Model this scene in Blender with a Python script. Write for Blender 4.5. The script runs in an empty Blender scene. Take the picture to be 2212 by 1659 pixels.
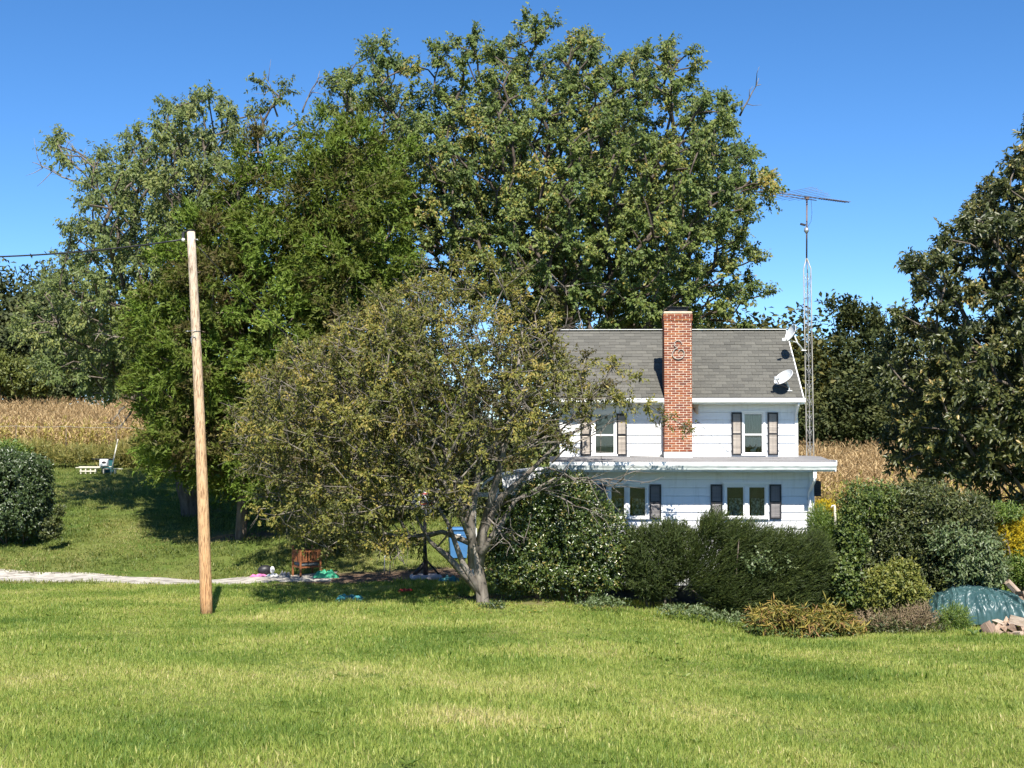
import bpy, math, random
import numpy as np
from mathutils import Vector, Matrix, Euler

# ------------------------------------------------------------------ camera, sky, sun, exposure
S = bpy.context.scene
C = S.collection
R = math.radians
CAM_Z = 4.5
F = 3039.4                                  # focal length in pixels of a 2212-wide picture
PITCH = math.atan((940 - 829.5) / F)
cd = bpy.data.cameras.new('camera')
cam = bpy.data.objects.new('camera', cd); C.objects.link(cam)
cd.sensor_width = 36; cd.lens = 36 * F / 2212
cd.clip_start = 0.1; cd.clip_end = 3000
cam.location = (0, 0, CAM_Z); cam.rotation_euler = (R(90) + PITCH, 0, 0)
S.camera = cam

SUN_EL, SUN_AZ = R(49), R(6.5)              # azimuth measured from straight behind the camera, towards the right
w = bpy.data.worlds.new('World'); S.world = w; w.use_nodes = True
nt = w.node_tree; nt.nodes.clear()
sky = nt.nodes.new('ShaderNodeTexSky'); sky.sky_type = 'NISHITA'; sky.sun_disc = False
sky.sun_elevation = SUN_EL; sky.sun_rotation = math.pi - SUN_AZ
sky.air_density = 0.55; sky.dust_density = 0.1; sky.ozone_density = 3.0
hs = nt.nodes.new('ShaderNodeHueSaturation'); hs.inputs['Saturation'].default_value = 1.22
bg = nt.nodes.new('ShaderNodeBackground'); bg.inputs[1].default_value = 0.108
wo = nt.nodes.new('ShaderNodeOutputWorld')
nt.links.new(sky.outputs[0], hs.inputs['Color']); nt.links.new(hs.outputs[0], bg.inputs[0]); nt.links.new(bg.outputs[0], wo.inputs[0])
sl = bpy.data.lights.new('sun', 'SUN'); sl.energy = 5.0; sl.angle = R(0.53); sl.color = (1, 0.95, 0.87)
so = bpy.data.objects.new('sun', sl); C.objects.link(so)
so.rotation_euler = Vector((-math.sin(SUN_AZ) * math.cos(SUN_EL), math.cos(SUN_AZ) * math.cos(SUN_EL), -math.sin(SUN_EL))).to_track_quat('-Z', 'Y').to_euler()
S.view_settings.view_transform = 'Standard'; S.view_settings.look = 'None'
S.view_settings.exposure = 0.92; S.view_settings.gamma = 1; S.view_settings.use_curve_mapping = False
S.render.engine = 'CYCLES'
cy = S.cycles
cy.max_bounces = 6; cy.diffuse_bounces = 3; cy.glossy_bounces = 2; cy.transmission_bounces = 4; cy.transparent_max_bounces = 8
cy.use_adaptive_sampling = True; cy.adaptive_threshold = 0.02; cy.use_denoising = True; cy.denoiser = 'OPENIMAGEDENOISE'; cy.denoising_input_passes = 'RGB_ALBEDO_NORMAL'; cy.denoising_prefilter = 'ACCURATE'
cy.caustics_reflective = False; cy.caustics_refractive = False
S.render.filter_size = 1.3

# ------------------------------------------------------------------ helpers
rng = np.random.default_rng(7)
random.seed(7)
cp, sp_ = math.cos(PITCH), math.sin(PITCH)
def at(px, py, Y):
    """the point at distance Y in front of the road that the photograph shows at (px, py)"""
    u, v = (px - 1106) / F, (829.5 - py) / F
    t = Y / (cp - v * sp_)
    return np.array((u * t, Y, CAM_Z + t * (sp_ + v * cp)))
def nz(v):
    return v / np.maximum(np.linalg.norm(v, axis=-1, keepdims=True), 1e-9)

GY = [-60, 0, 13, 24, 34, 39, 43, 46.5, 50, 55, 60, 70, 80, 100, 130, 200, 450]
GL = [3.4, 2.9, 1.45, .70, .20, .03, -.14, -.2, .3, 1.0, 1.7, 2.6, 3.2, 4.3, 5.7, 7.5, 11]
GM = [3.4, 2.8, 1.40, .60, .20, .18, .12, .45, 1.2, 1.7, 2.1, 2.7, 3.1, 3.6, 4.4, 6.0, 9.5]
GR = [3.4, 2.6, 1.20, .30, -.35, -.25, -.2, -.15, -.1, 0, .1, .5, 1.0, 1.7, 2.4, 3.6, 8]
def ground(x, y):
    x = np.asarray(x, float); y = np.asarray(y, float)
    l, m, r = (np.interp(y, GY, g) for g in (GL, GM, GR))
    k = np.clip(x / np.maximum(np.abs(y), 25), -.24, .22)
    a = np.clip((k + .24) / .24, 0, 1); a = a * a * (3 - 2 * a)
    b = np.clip(k / .2, 0, 1); b = b * b * (3 - 2 * b)
    z = (l * (1 - a) + m * a) * (1 - b) + r * b
    return z + .035 * np.sin(x * .9 + 1.3 * np.sin(y * .31)) * np.cos(y * .53 + .7) + .02 * np.sin(x * 2.3 + y * 1.7)
def on_ground(px, Y, dz=0.0):
    x = (px - 1106) / F * Y
    return Vector((x, Y, float(ground(x, Y)) + dz))

def link(o, parent=None):
    C.objects.link(o)
    if parent is not None: o.parent = parent
    return o
def tag(o, label=None, cat=None, group=None, kind=None):
    if label: o['label'] = label
    if cat: o['category'] = cat
    if group: o['group'] = group
    if kind: o['kind'] = kind
    return o
def thing(name, label, cat, loc=(0, 0, 0), rz=0, group=None):
    o = bpy.data.objects.new(name, None); link(o); o.location = loc; o.rotation_euler = (0, 0, rz)
    o.empty_display_size = .1
    return tag(o, label, cat, group)
def np_mesh(name, V, T, mats, attrs=None, smooth=False):
    """triangles or quads given as arrays; attrs: name -> per-face floats"""
    me = bpy.data.meshes.new(name)
    V = np.asarray(V, np.float32); T = np.asarray(T, np.int32); n = T.shape[1]
    me.vertices.add(len(V)); me.vertices.foreach_set('co', V.ravel())
    me.loops.add(T.size); me.loops.foreach_set('vertex_index', T.ravel())
    me.polygons.add(len(T)); me.polygons.foreach_set('loop_start', np.arange(0, T.size, n, dtype=np.int32))
    me.update(calc_edges=True)
    for k, v in (attrs or {}).items():
        a = me.attributes.new(k, 'FLOAT', 'FACE'); a.data.foreach_set('value', np.asarray(v, np.float32))
    for m in (mats if isinstance(mats, (list, tuple)) else [mats]): me.materials.append(m)
    if smooth: me.polygons.foreach_set('use_smooth', np.ones(len(T), bool))
    return me
def np_obj(name, V, T, mats, parent=None, attrs=None, smooth=False, kind=None):
    o = bpy.data.objects.new(name, np_mesh(name, V, T, mats, attrs, smooth)); link(o, parent)
    if kind: o['kind'] = kind
    return o

class MB:
    """collects boxes, tubes, balls and sheets into one mesh"""
    def __init__(s): s.v, s.f, s.sm = [], [], []
    def add(s, vs, fs, smooth=False):
        b = len(s.v); s.v += [tuple(map(float, p)) for p in vs]; s.f += [tuple(i + b for i in q) for q in fs]; s.sm += [smooth] * len(fs); return s
    def box(s, x0, x1, y0, y1, z0, z1, mat=None):
        vs = [(x0, y0, z0), (x1, y0, z0), (x1, y1, z0), (x0, y1, z0), (x0, y0, z1), (x1, y0, z1), (x1, y1, z1), (x0, y1, z1)]
        if mat is not None: vs = [mat @ Vector(p) for p in vs]
        return s.add(vs, [(0, 3, 2, 1), (4, 5, 6, 7), (0, 1, 5, 4), (1, 2, 6, 5), (2, 3, 7, 6), (3, 0, 4, 7)])
    def bevel_box(s, x0, x1, y0, y1, z0, z1, b=.01, mat=None):
        vs, fs = [], []
        for z, i in ((z0, b), (z0 + b, 0), (z1 - b, 0), (z1, b)):
            j = b if i == 0 else b * 1.6
            for x, y in ((x0 + j, y0 + i), (x1 - j, y0 + i), (x1 - i, y0 + j), (x1 - i, y1 - j), (x1 - j, y1 - i), (x0 + j, y1 - i), (x0 + i, y1 - j), (x0 + i, y0 + j)):
                vs.append((x, y, z))
        for k in range(3):
            for q in range(8): fs.append((k * 8 + q, k * 8 + (q + 1) % 8, k * 8 + 8 + (q + 1) % 8, k * 8 + 8 + q))
        fs += [tuple(range(7, -1, -1)), tuple(range(24, 32))]
        if mat is not None: vs = [mat @ Vector(p) for p in vs]
        return s.add(vs, fs)
    def tube(s, pts, r, n=6, cap=True, smooth=True):
        P = [Vector(p) for p in pts]; rs = r if isinstance(r, (list, tuple)) else [r] * len(P)
        up = None; vs, fs = [], []
        for i, p in enumerate(P):
            d = (P[min(i + 1, len(P) - 1)] - P[max(i - 1, 0)]).normalized()
            if up is None: up = d.orthogonal().normalized()
            up = (up - d * up.dot(d)); up = up.normalized() if up.length > 1e-6 else d.orthogonal().normalized()
            sd = d.cross(up)
            for k in range(n):
                a = 2 * math.pi * k / n
                vs.append(p + (up * math.cos(a) + sd * math.sin(a)) * rs[i])
        for i in range(len(P) - 1):
            for k in range(n): fs.append((i * n + k, i * n + (k + 1) % n, (i + 1) * n + (k + 1) % n, (i + 1) * n + k))
        s.add(vs, fs, smooth)
        if cap:
            b = len(s.v) - len(vs)
            s.f += [tuple(b + k for k in range(n - 1, -1, -1)), tuple(b + (len(P) - 1) * n + k for k in range(n))]; s.sm += [False, False]
        return s
    def ball(s, c, rx, ry=None, rz=None, nu=12, nv=8, mat=None):
        ry = ry or rx; rz = rz or rx; vs = [(0, 0, -rz)]; fs = []
        for j in range(1, nv):
            t = math.pi * j / nv
            for i in range(nu):
                a = 2 * math.pi * i / nu; vs.append((rx * math.sin(t) * math.cos(a), ry * math.sin(t) * math.sin(a), -rz * math.cos(t)))
        vs.append((0, 0, rz)); L = len(vs) - 1
        for i in range(nu): fs.append((0, 1 + (i + 1) % nu, 1 + i)); fs.append((L, L - nu + i, L - nu + (i + 1) % nu))
        for j in range(nv - 2):
            for i in range(nu):
                a = 1 + j * nu; fs.append((a + i, a + (i + 1) % nu, a + nu + (i + 1) % nu, a + nu + i))
        if mat is not None: vs = [mat @ Vector(p) for p in vs]
        return s.add([Vector(p) + Vector(c) for p in vs], fs, True)
    def mesh(s, name, mat):
        me = bpy.data.meshes.new(name); me.from_pydata(s.v, [], s.f); me.materials.append(mat)
        me.polygons.foreach_set('use_smooth', s.sm); me.update(); return me
    def build(s, name, mat, parent=None, kind=None):
        o = bpy.data.objects.new(name, s.mesh(name, mat)); link(o, parent)
        if kind: o['kind'] = kind
        return o

# ------------------------------------------------------------------ materials
def base_mat(name):
    m = bpy.data.materials.new(name); m.use_nodes = True; t = m.node_tree
    return m, t, t.nodes['Principled BSDF'], t.links
def ramp(t, stops):
    r = t.nodes.new('ShaderNodeValToRGB'); e = r.color_ramp.elements
    while len(e) < len(stops): e.new(.5)
    for i, (p, c) in enumerate(stops): e[i].position = p; e[i].color = (*c, 1)
    return r
def noise(t, scale, detail=4, coord='Object', stretch=None, rough=.55):
    n = t.nodes.new('ShaderNodeTexNoise'); n.inputs['Scale'].default_value = scale; n.inputs['Detail'].default_value = detail; n.inputs['Roughness'].default_value = rough
    if coord == 'World':
        g = t.nodes.new('ShaderNodeNewGeometry'); src = g.outputs['Position']
    else:
        g = t.nodes.new('ShaderNodeTexCoord'); src = g.outputs[coord]
    if stretch:
        mp = t.nodes.new('ShaderNodeMapping'); mp.inputs['Scale'].default_value = stretch; t.links.new(src, mp.inputs[0]); src = mp.outputs[0]
    t.links.new(src, n.inputs['Vector']); return n
def M(name, c1, c2=None, scale=6, rough=.6, bump=0, bscale=40, metal=0, spec=.4, stretch=None, lo=.35, hi=.7, rand=None, coord='Object', detail=5):
    """colour mottled between c1 and c2 by noise; rand: colour list picked per object"""
    m, t, b, L = base_mat(name)
    b.inputs['Roughness'].default_value = rough; b.inputs['Metallic'].default_value = metal; b.inputs['Specular IOR Level'].default_value = spec
    col = None
    if rand:
        oi = t.nodes.new('ShaderNodeObjectInfo'); rp = ramp(t, [((i + .5) / len(rand), c) for i, c in enumerate(rand)]); L.new(oi.outputs['Random'], rp.inputs[0]); col = rp.outputs[0]
    if c2:
        n = noise(t, scale, detail, coord, stretch); rp = ramp(t, [(lo, c1), (hi, c2)]); L.new(n.outputs['Fac'], rp.inputs[0])
        if col is None: col = rp.outputs[0]
        else:
            mx = t.nodes.new('ShaderNodeMix'); mx.data_type = 'RGBA'; mx.blend_type = 'MULTIPLY'; mx.inputs[0].default_value = 1
            L.new(col, mx.inputs[6]); L.new(rp.outputs[0], mx.inputs[7]); col = mx.outputs[2]
    if col is None: b.inputs['Base Color'].default_value = (*c1, 1)
    else: L.new(col, b.inputs['Base Color'])
    if bump:
        n2 = noise(t, bscale, 4, coord, stretch); bp = t.nodes.new('ShaderNodeBump'); bp.inputs['Strength'].default_value = bump; bp.inputs['Distance'].default_value = .02
        L.new(n2.outputs['Fac'], bp.inputs['Height']); L.new(bp.outputs[0], b.inputs['Normal'])
    return m
def leaf_mat(name, stops, under=None, trans=.25, rough=.5, spec=.35, patch=None, gain=(1, 1, 1)):
    """leaf colour picked per leaf by the 'tint' attribute; the underside of the blade may be paler"""
    m, t, b, L = base_mat(name)
    a = t.nodes.new('ShaderNodeAttribute'); a.attribute_name = 'tint'
    fac = a.outputs['Fac']
    if patch:
        n = noise(t, patch[0], 3, 'World'); mm = t.nodes.new('ShaderNodeMath'); mm.operation = 'MULTIPLY_ADD'; mm.inputs[1].default_value = patch[1]
        L.new(n.outputs['Fac'], mm.inputs[0]); sub = t.nodes.new('ShaderNodeMath'); sub.operation = 'SUBTRACT'; sub.inputs[1].default_value = patch[1] * .5
        L.new(fac, sub.inputs[0]); L.new(sub.outputs[0], mm.inputs[2]); fac = mm.outputs[0]
    rp = ramp(t, [(p, tuple(c * g for c, g in zip(cc, gain))) for p, cc in stops]); L.new(fac, rp.inputs[0]); col = rp.outputs[0]
    if under:
        g = t.nodes.new('ShaderNodeNewGeometry'); mx = t.nodes.new('ShaderNodeMix'); mx.data_type = 'RGBA'
        L.new(g.outputs['Backfacing'], mx.inputs[0]); L.new(col, mx.inputs[6]); mx.inputs[7].default_value = (*under, 1); col = mx.outputs[2]
    L.new(col, b.inputs['Base Color']); b.inputs['Roughness'].default_value = rough; b.inputs['Specular IOR Level'].default_value = spec
    tr = t.nodes.new('ShaderNodeBsdfTranslucent'); ms = t.nodes.new('ShaderNodeMixShader'); ms.inputs[0].default_value = trans
    hsv = t.nodes.new('ShaderNodeHueSaturation'); hsv.inputs['Saturation'].default_value = 1.15; hsv.inputs['Value'].default_value = 1.25
    L.new(col, hsv.inputs['Color']); L.new(hsv.outputs[0], tr.inputs[0])
    L.new(b.outputs[0], ms.inputs[1]); L.new(tr.outputs[0], ms.inputs[2])
    L.new(ms.outputs[0], t.nodes['Material Output'].inputs['Surface'])
    return m

BARK = M('bark', (.07, .055, .04), (.17, .14, .11), 9, .9, .6, 30, stretch=(1, 1, .25))
BARK_PALE = M('pale_bark', (.09, .075, .06), (.27, .24, .195), 7, .9, .7, 25, stretch=(1, 1, .3))
TWIG = M('grey_twig', (.09, .075, .06), (.25, .22, .185), 3, .85)
WHITE = M('white_paint', (.77, .78, .79), (.60, .61, .60), 2.6, .5, .15, 60, stretch=(3, 1, .35), lo=.52, hi=.82)
GUTTER_LOW = M('grey_green_gutter', (.50, .53, .51), (.28, .31, .29), 7, .45, stretch=(.5, 1, 2), lo=.4, hi=.7)  # mottled grey-green, darker than the upper gutter
TRIM = M('white_trim', (.82, .82, .80), (.70, .70, .67), 5, .45, lo=.5, hi=.85)
GUTTER = M('aged_white_metal', (.80, .81, .79), (.50, .52, .50), 9, .4, stretch=(.4, 1, 2), lo=.5, hi=.8)
BLACK = M('black_paint', (.012, .012, .015), (.03, .028, .03), 12, .45)
SLAT = M('worn_slat', (.62, .55, .47), (.20, .17, .15), 13, .6, lo=.35, hi=.75)
SLAT_LOW = M('grey_slat', (.30, .28, .27), (.16, .15, .15), 14, .6)
GLASS, t, b, L = base_mat('window_glass'); b.inputs['Base Color'].default_value = (.9, .95, .93, 1); b.inputs['Roughness'].default_value = .02
g_ = t.nodes.new('ShaderNodeBsdfGlossy'); g_.inputs['Roughness'].default_value = .02; tr_ = t.nodes.new('ShaderNodeBsdfTransparent'); tr_.inputs[0].default_value = (.78, .83, .80, 1)
fr_ = t.nodes.new('ShaderNodeFresnel'); fr_.inputs[0].default_value = 1.6; ms_ = t.nodes.new('ShaderNodeMixShader')
L.new(fr_.outputs[0], ms_.inputs[0]); L.new(tr_.outputs[0], ms_.inputs[1]); L.new(g_.outputs[0], ms_.inputs[2]); L.new(ms_.outputs[0], t.nodes['Material Output'].inputs['Surface'])
CURTAIN = M('curtain_cloth', (.62, .62, .55), (.42, .43, .37), 8, .9, stretch=(6, 1, .6))
LACE = M('lace_cloth', (.75, .75, .70), (.12, .12, .11), 15, .9, lo=.42, hi=.58)
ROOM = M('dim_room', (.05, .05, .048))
MORTAR = M('mortar', (.66, .56, .44), (.52, .43, .33), 20, .9, .3, 80)
BRICK = M('brick_clay', (1, 1, 1), (.72, .68, .66), 14, .85, .4, 60, rand=[(.28, .080, .036), (.20, .055, .030), (.34, .105, .042), (.24, .065, .035), (.16, .05, .034), (.38, .14, .055)])
SHINGLE = M('asphalt_shingle', (1, 1, 1), (.72, .72, .72), 30, .95, .3, 200, spec=.1, rand=[(.130, .126, .110), (.115, .112, .098), (.148, .143, .124), (.122, .118, .103), (.105, .102, .090)])
ROLL = M('roll_roofing', (.26, .25, .245), (.16, .155, .155), 2.5, .8, .15, 80, stretch=(.5, 3, 1))
METAL = M('galvanised', (.42, .43, .44), (.28, .28, .28), 6, .35, metal=.6)
LEGPAINT = M('weathered_metal', (.46, .44, .38), (.24, .21, .19), 2.5, .5, metal=.15)
RUST = M('dark_metal', (.09, .09, .10), (.20, .13, .10), 8, .5, metal=.5)
DISHGREY = M('dish_grey', (.50, .52, .53), (.42, .44, .45), 3, .4)
DISHDARK = M('dish_back', (.08, .08, .085))
PLASTICWHITE = M('white_plastic', (.78, .78, .77), (.66, .66, .64), 5, .4)

# ------------------------------------------------------------------ terrain, driveway
def soil():
    m, t, b, L = base_mat('lawn_ground')
    n1 = noise(t, .35, 5, 'World', (1, .6, 1)); n2 = noise(t, 9, 6, 'World'); n3 = noise(t, 1.4, 4, 'World')
    r1 = ramp(t, [(.30, (.075, .125, .024)), (.45, (.120, .165, .036)), (.60, (.180, .200, .060)), (.76, (.230, .210, .095))])
    mx = t.nodes.new('ShaderNodeMix'); mx.data_type = 'RGBA'; mx.blend_type = 'MULTIPLY'; mx.inputs[0].default_value = .8
    r2 = ramp(t, [(.3, (.45, .45, .42)), (.7, (1.15, 1.12, 1.05))])
    L.new(n1.outputs['Fac'], r1.inputs[0]); L.new(n2.outputs['Fac'], r2.inputs[0]); L.new(r1.outputs[0], mx.inputs[6]); L.new(r2.outputs[0], mx.inputs[7])
    # bare dirt where the yard is worn, by place
    a = t.nodes.new('ShaderNodeAttribute'); a.attribute_name = 'dirt'
    r3 = ramp(t, [(.3, (.11, .065, .042)), (.7, (.22, .155, .11))]); L.new(n3.outputs['Fac'], r3.inputs[0])
    m2 = t.nodes.new('ShaderNodeMix'); m2.data_type = 'RGBA'; L.new(a.outputs['Fac'], m2.inputs[0]); L.new(mx.outputs[2], m2.inputs[6]); L.new(r3.outputs[0], m2.inputs[7])
    L.new(m2.outputs[2], b.inputs['Base Color']); b.inputs['Roughness'].default_value = .95; b.inputs['Specular IOR Level'].default_value = .1
    bp = t.nodes.new('ShaderNodeBump'); bp.inputs['Strength'].default_value = .8; bp.inputs['Distance'].default_value = .05
    L.new(n2.outputs['Fac'], bp.inputs['Height']); L.new(bp.outputs[0], b.inputs['Normal'])
    return m
def drive_line(x):                            # (near edge, far edge) of the driveway at x
    mid = np.interp(x, [-60, -18, -12, -6, -1, 2], [48.5, 46.6, 45.4, 44.6, 43.6, 42.6])
    half = np.interp(x, [-60, -18, -6, -1, 2], [1.8, 1.35, .95, .9, .7])
    return mid - half, mid + half
def dirt_at(x, y):
    d = np.exp(-(((x + 3.4) / 3.9) ** 2 + ((y - 44.0) / 1.3) ** 2)) * 1.5
    d += .9 * np.exp(-(((x + 9.8) / 2.2) ** 2 + ((y - 52.6) / .9) ** 2)) + .8 * np.exp(-(((x + .2) / 2.6) ** 2 + ((y - 37.6) / .8) ** 2)) + .6 * np.exp(-(((x - 3.0) / 3.6) ** 2 + ((y - 36.6) / .45) ** 2))
    return np.clip(d * 1.3 - .15, 0, 1)
ys = np.concatenate([np.arange(-60, 8, 4), np.arange(8, 60, .5), np.arange(60, 100, 1.5), np.arange(100, 200, 6), np.arange(200, 900, 35)])
xs = np.concatenate([np.arange(-600, -60, 30), np.arange(-60, -22, 2), np.arange(-22, 22, .5), np.arange(22, 60, 2), np.arange(60, 601, 30)])
GX, GYY = np.meshgrid(xs, ys); V = np.stack([GX, GYY, ground(GX, GYY)], -1).reshape(-1, 3)
nx, ny = len(xs), len(ys)
I = (np.arange(ny - 1)[:, None] * nx + np.arange(nx - 1)[None]).ravel()
T = np.stack([I, I + 1, I + nx + 1, I + nx], -1)
gr = np_obj('ground', V, T, soil(), smooth=True); gr['kind'] = 'structure'
da = gr.data.attributes.new('dirt', 'FLOAT', 'POINT'); da.data.foreach_set('value', dirt_at(V[:, 0], V[:, 1]).astype(np.float32))

GRAVEL = M('gravel', (.16, .14, .115), (.46, .425, .37), 5, .9, .8, 14, coord='World', stretch=(.5, 1.2, 1), lo=.36, hi=.52)
dx = np.arange(-62, -5.2, .4); n0, n1 = drive_line(dx); rows = 7
V = []
for k in range(rows):
    yy = n0 + (n1 - n0) * k / (rows - 1) + (.12 * np.sin(dx * 2.1 + k) if k in (0, rows - 1) else 0)
    V.append(np.stack([dx, yy, ground(dx, yy) + (.02 if 0 < k < rows - 1 else .008)], -1))
V = np.concatenate(V); n = len(dx)
I = (np.arange(rows - 1)[:, None] * n + np.arange(n - 1)[None]).ravel()
np_obj('driveway', V, np.stack([I, I + 1, I + n + 1, I + n], -1), GRAVEL, smooth=True)['kind'] = 'structure'

# ------------------------------------------------------------------ foliage tools
def leaf_tris(P, D, L, W, up, fold=.3, curl=.15):
    """folded two-triangle leaves: base P, direction D, length L, width W, blade facing roughly `up`"""
    n = len(P); D = nz(D)
    sd = nz(np.cross(D, up)); nr = np.cross(sd, D)
    L = np.broadcast_to(L, n)[:, None]; W = np.broadcast_to(W, n)[:, None]
    mid = P + D * L * .45
    V = np.stack([P, mid + sd * W * .5 + nr * fold * W * .5, P + D * L - nr * curl * L, mid - sd * W * .5 + nr * fold * W * .5], 1).reshape(-1, 3)
    b = np.arange(n) * 4
    T = np.stack([np.stack([b, b + 1, b + 2], -1), np.stack([b, b + 2, b + 3], -1)], 1).reshape(-1, 3)
    return V, T
def blade_tris(P, D, L, W, up):
    n = len(P); D = nz(D); sd = nz(np.cross(D, up)); L = np.broadcast_to(L, n)[:, None]; W = np.broadcast_to(W, n)[:, None]
    V = np.stack([P - sd * W * .5, P + sd * W * .5, P + D * L], 1).reshape(-1, 3)
    return V, np.arange(n * 3).reshape(-1, 3)
def lump_points(lumps, Y, hd, spacing, r, shell=1.8, tries=60, lo=None, squash=1.2):
    """points spread through a crown given as lumps (px, py, rx, ry[, depth offset]) at distance Y"""
    a = np.array([l[:4] for l in lumps], float); cx, cy_ = a[:, 0].mean(), a[:, 1].mean()
    Rx, Ry = np.ptp(a[:, 0]) / 2 + 40, np.ptp(a[:, 1]) / 2 + 40
    cand = []
    for l in lumps:
        px, py, rx, ry = l[:4]
        q = max(0, 1 - ((px - cx) / Rx) ** 2 - ((py - cy_) / Ry) ** 2) ** .5 * hd
        for dd in ([l[4]] if len(l) > 4 else ([-.75 * q, .1 * q, .7 * q] if q > 1.3 else [r.uniform(-.5, .5) * q])):
            c = at(px, py, Y + dd); k = (Y + dd) / F
            rad = np.array([rx * k, (rx + ry) / 2 * k * squash, ry * k])
            n = max(3, int(4.2 * rad.prod() / spacing ** 3 * tries / 20))
            d = nz(r.normal(size=(n, 3))); u = r.random((n, 1)) ** (1 / shell)
            cand.append(np.concatenate([c + d * u * rad, nz(d / rad)], 1))
    cand = np.concatenate(cand); r.shuffle(cand)
    keep = np.empty((len(cand), 6)); m = 0
    for p in cand:
        if m and ((keep[:m, :3] - p[:3]) ** 2).sum(1).min() < spacing ** 2: continue
        keep[m] = p; m += 1
    return keep[:m, :3], keep[:m, 3:]
def skeleton(trunk, pts, r, alpha=.35, wig=.12):
    """connect every crown point to the growing branch tree; returns nodes, parents, tip index"""
    N = [np.array(p, float) for p in trunk]; par = [-1] + list(range(len(trunk) - 1)); path = [0.0]
    for i in range(1, len(N)): path.append(path[-1] + np.linalg.norm(N[i] - N[i - 1]) * .5)
    top = N[-1]; order = np.argsort(np.linalg.norm(pts - (N[len(N) // 2]), axis=1))
    A = np.array(N); PL = np.array(path); tips = np.zeros(len(pts), int)
    buf = np.empty((len(pts) * 4 + len(N), 3)); buf[:len(N)] = A; pb = np.empty(len(buf)); pb[:len(N)] = PL; m = len(N); st = 1
    for o in order:
        p = pts[o]; dv = p - buf[st:m]; d = np.linalg.norm(dv, axis=1)
        cost = d + alpha * pb[st:m] + np.where(dv[:, 2] < -.2 * d, .5 * d, 0)
        b = int(np.argmin(cost)) + st; L = d[b - st]; k = 1 if L < .9 else (2 if L < 2 else 3)
        prev = b
        pd = buf[b] - buf[par[b]] if par[b] >= 0 else np.array((0, 0, 1.)); pd = nz(pd)
        for j in range(1, k + 1):
            f = j / k; q = buf[b] * (1 - f) + p * f
            if j < k: q = q + (pd * .22 + np.array((0, 0, .10))) * L * f * (1 - f) * 1.6 + r.normal(size=3) * wig * L / k * .6
            buf[m] = q; pb[m] = pb[b] + L * f; par.append(prev); prev = m; m += 1
        tips[o] = prev
    return buf[:m].copy(), np.array(par), tips
def limb_mesh(N, par, r0, power=.42, rmin=.012, nside=5, trunk_r=None):
    cnt = np.zeros(len(N)); kids = np.bincount(par[1:], minlength=len(N)); cnt[kids == 0] = 1
    for i in range(len(N) - 1, 0, -1): cnt[par[i]] += cnt[i]
    rad = np.maximum(r0 * np.maximum(cnt, 1) ** power, rmin)
    if trunk_r is not None:
        rad[:len(trunk_r)] = np.maximum(trunk_r, 0)
    V, T = [], []; b = 0; ang = np.arange(nside) * 2 * math.pi / nside
    for i in range(1, len(N)):
        p = par[i]; a0, a1 = N[p], N[i]; d = a1 - a0; l = np.linalg.norm(d)
        if l < 1e-5: continue
        d /= l; u = np.cross(d, (.3, .5, .81)); u /= np.linalg.norm(u); s = np.cross(d, u)
        ring = np.cos(ang)[:, None] * u + np.sin(ang)[:, None] * s
        ra = min(rad[p], rad[i] * 1.6); V += [a0 - d * ra * .3 + ring * ra, a1 + ring * rad[i]]
        k = np.arange(nside); T.append(np.stack([b + k, b + (k + 1) % nside, b + nside + (k + 1) % nside, b + nside + k], -1)); b += 2 * nside
    return np.concatenate(V), np.concatenate(T), rad
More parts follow.
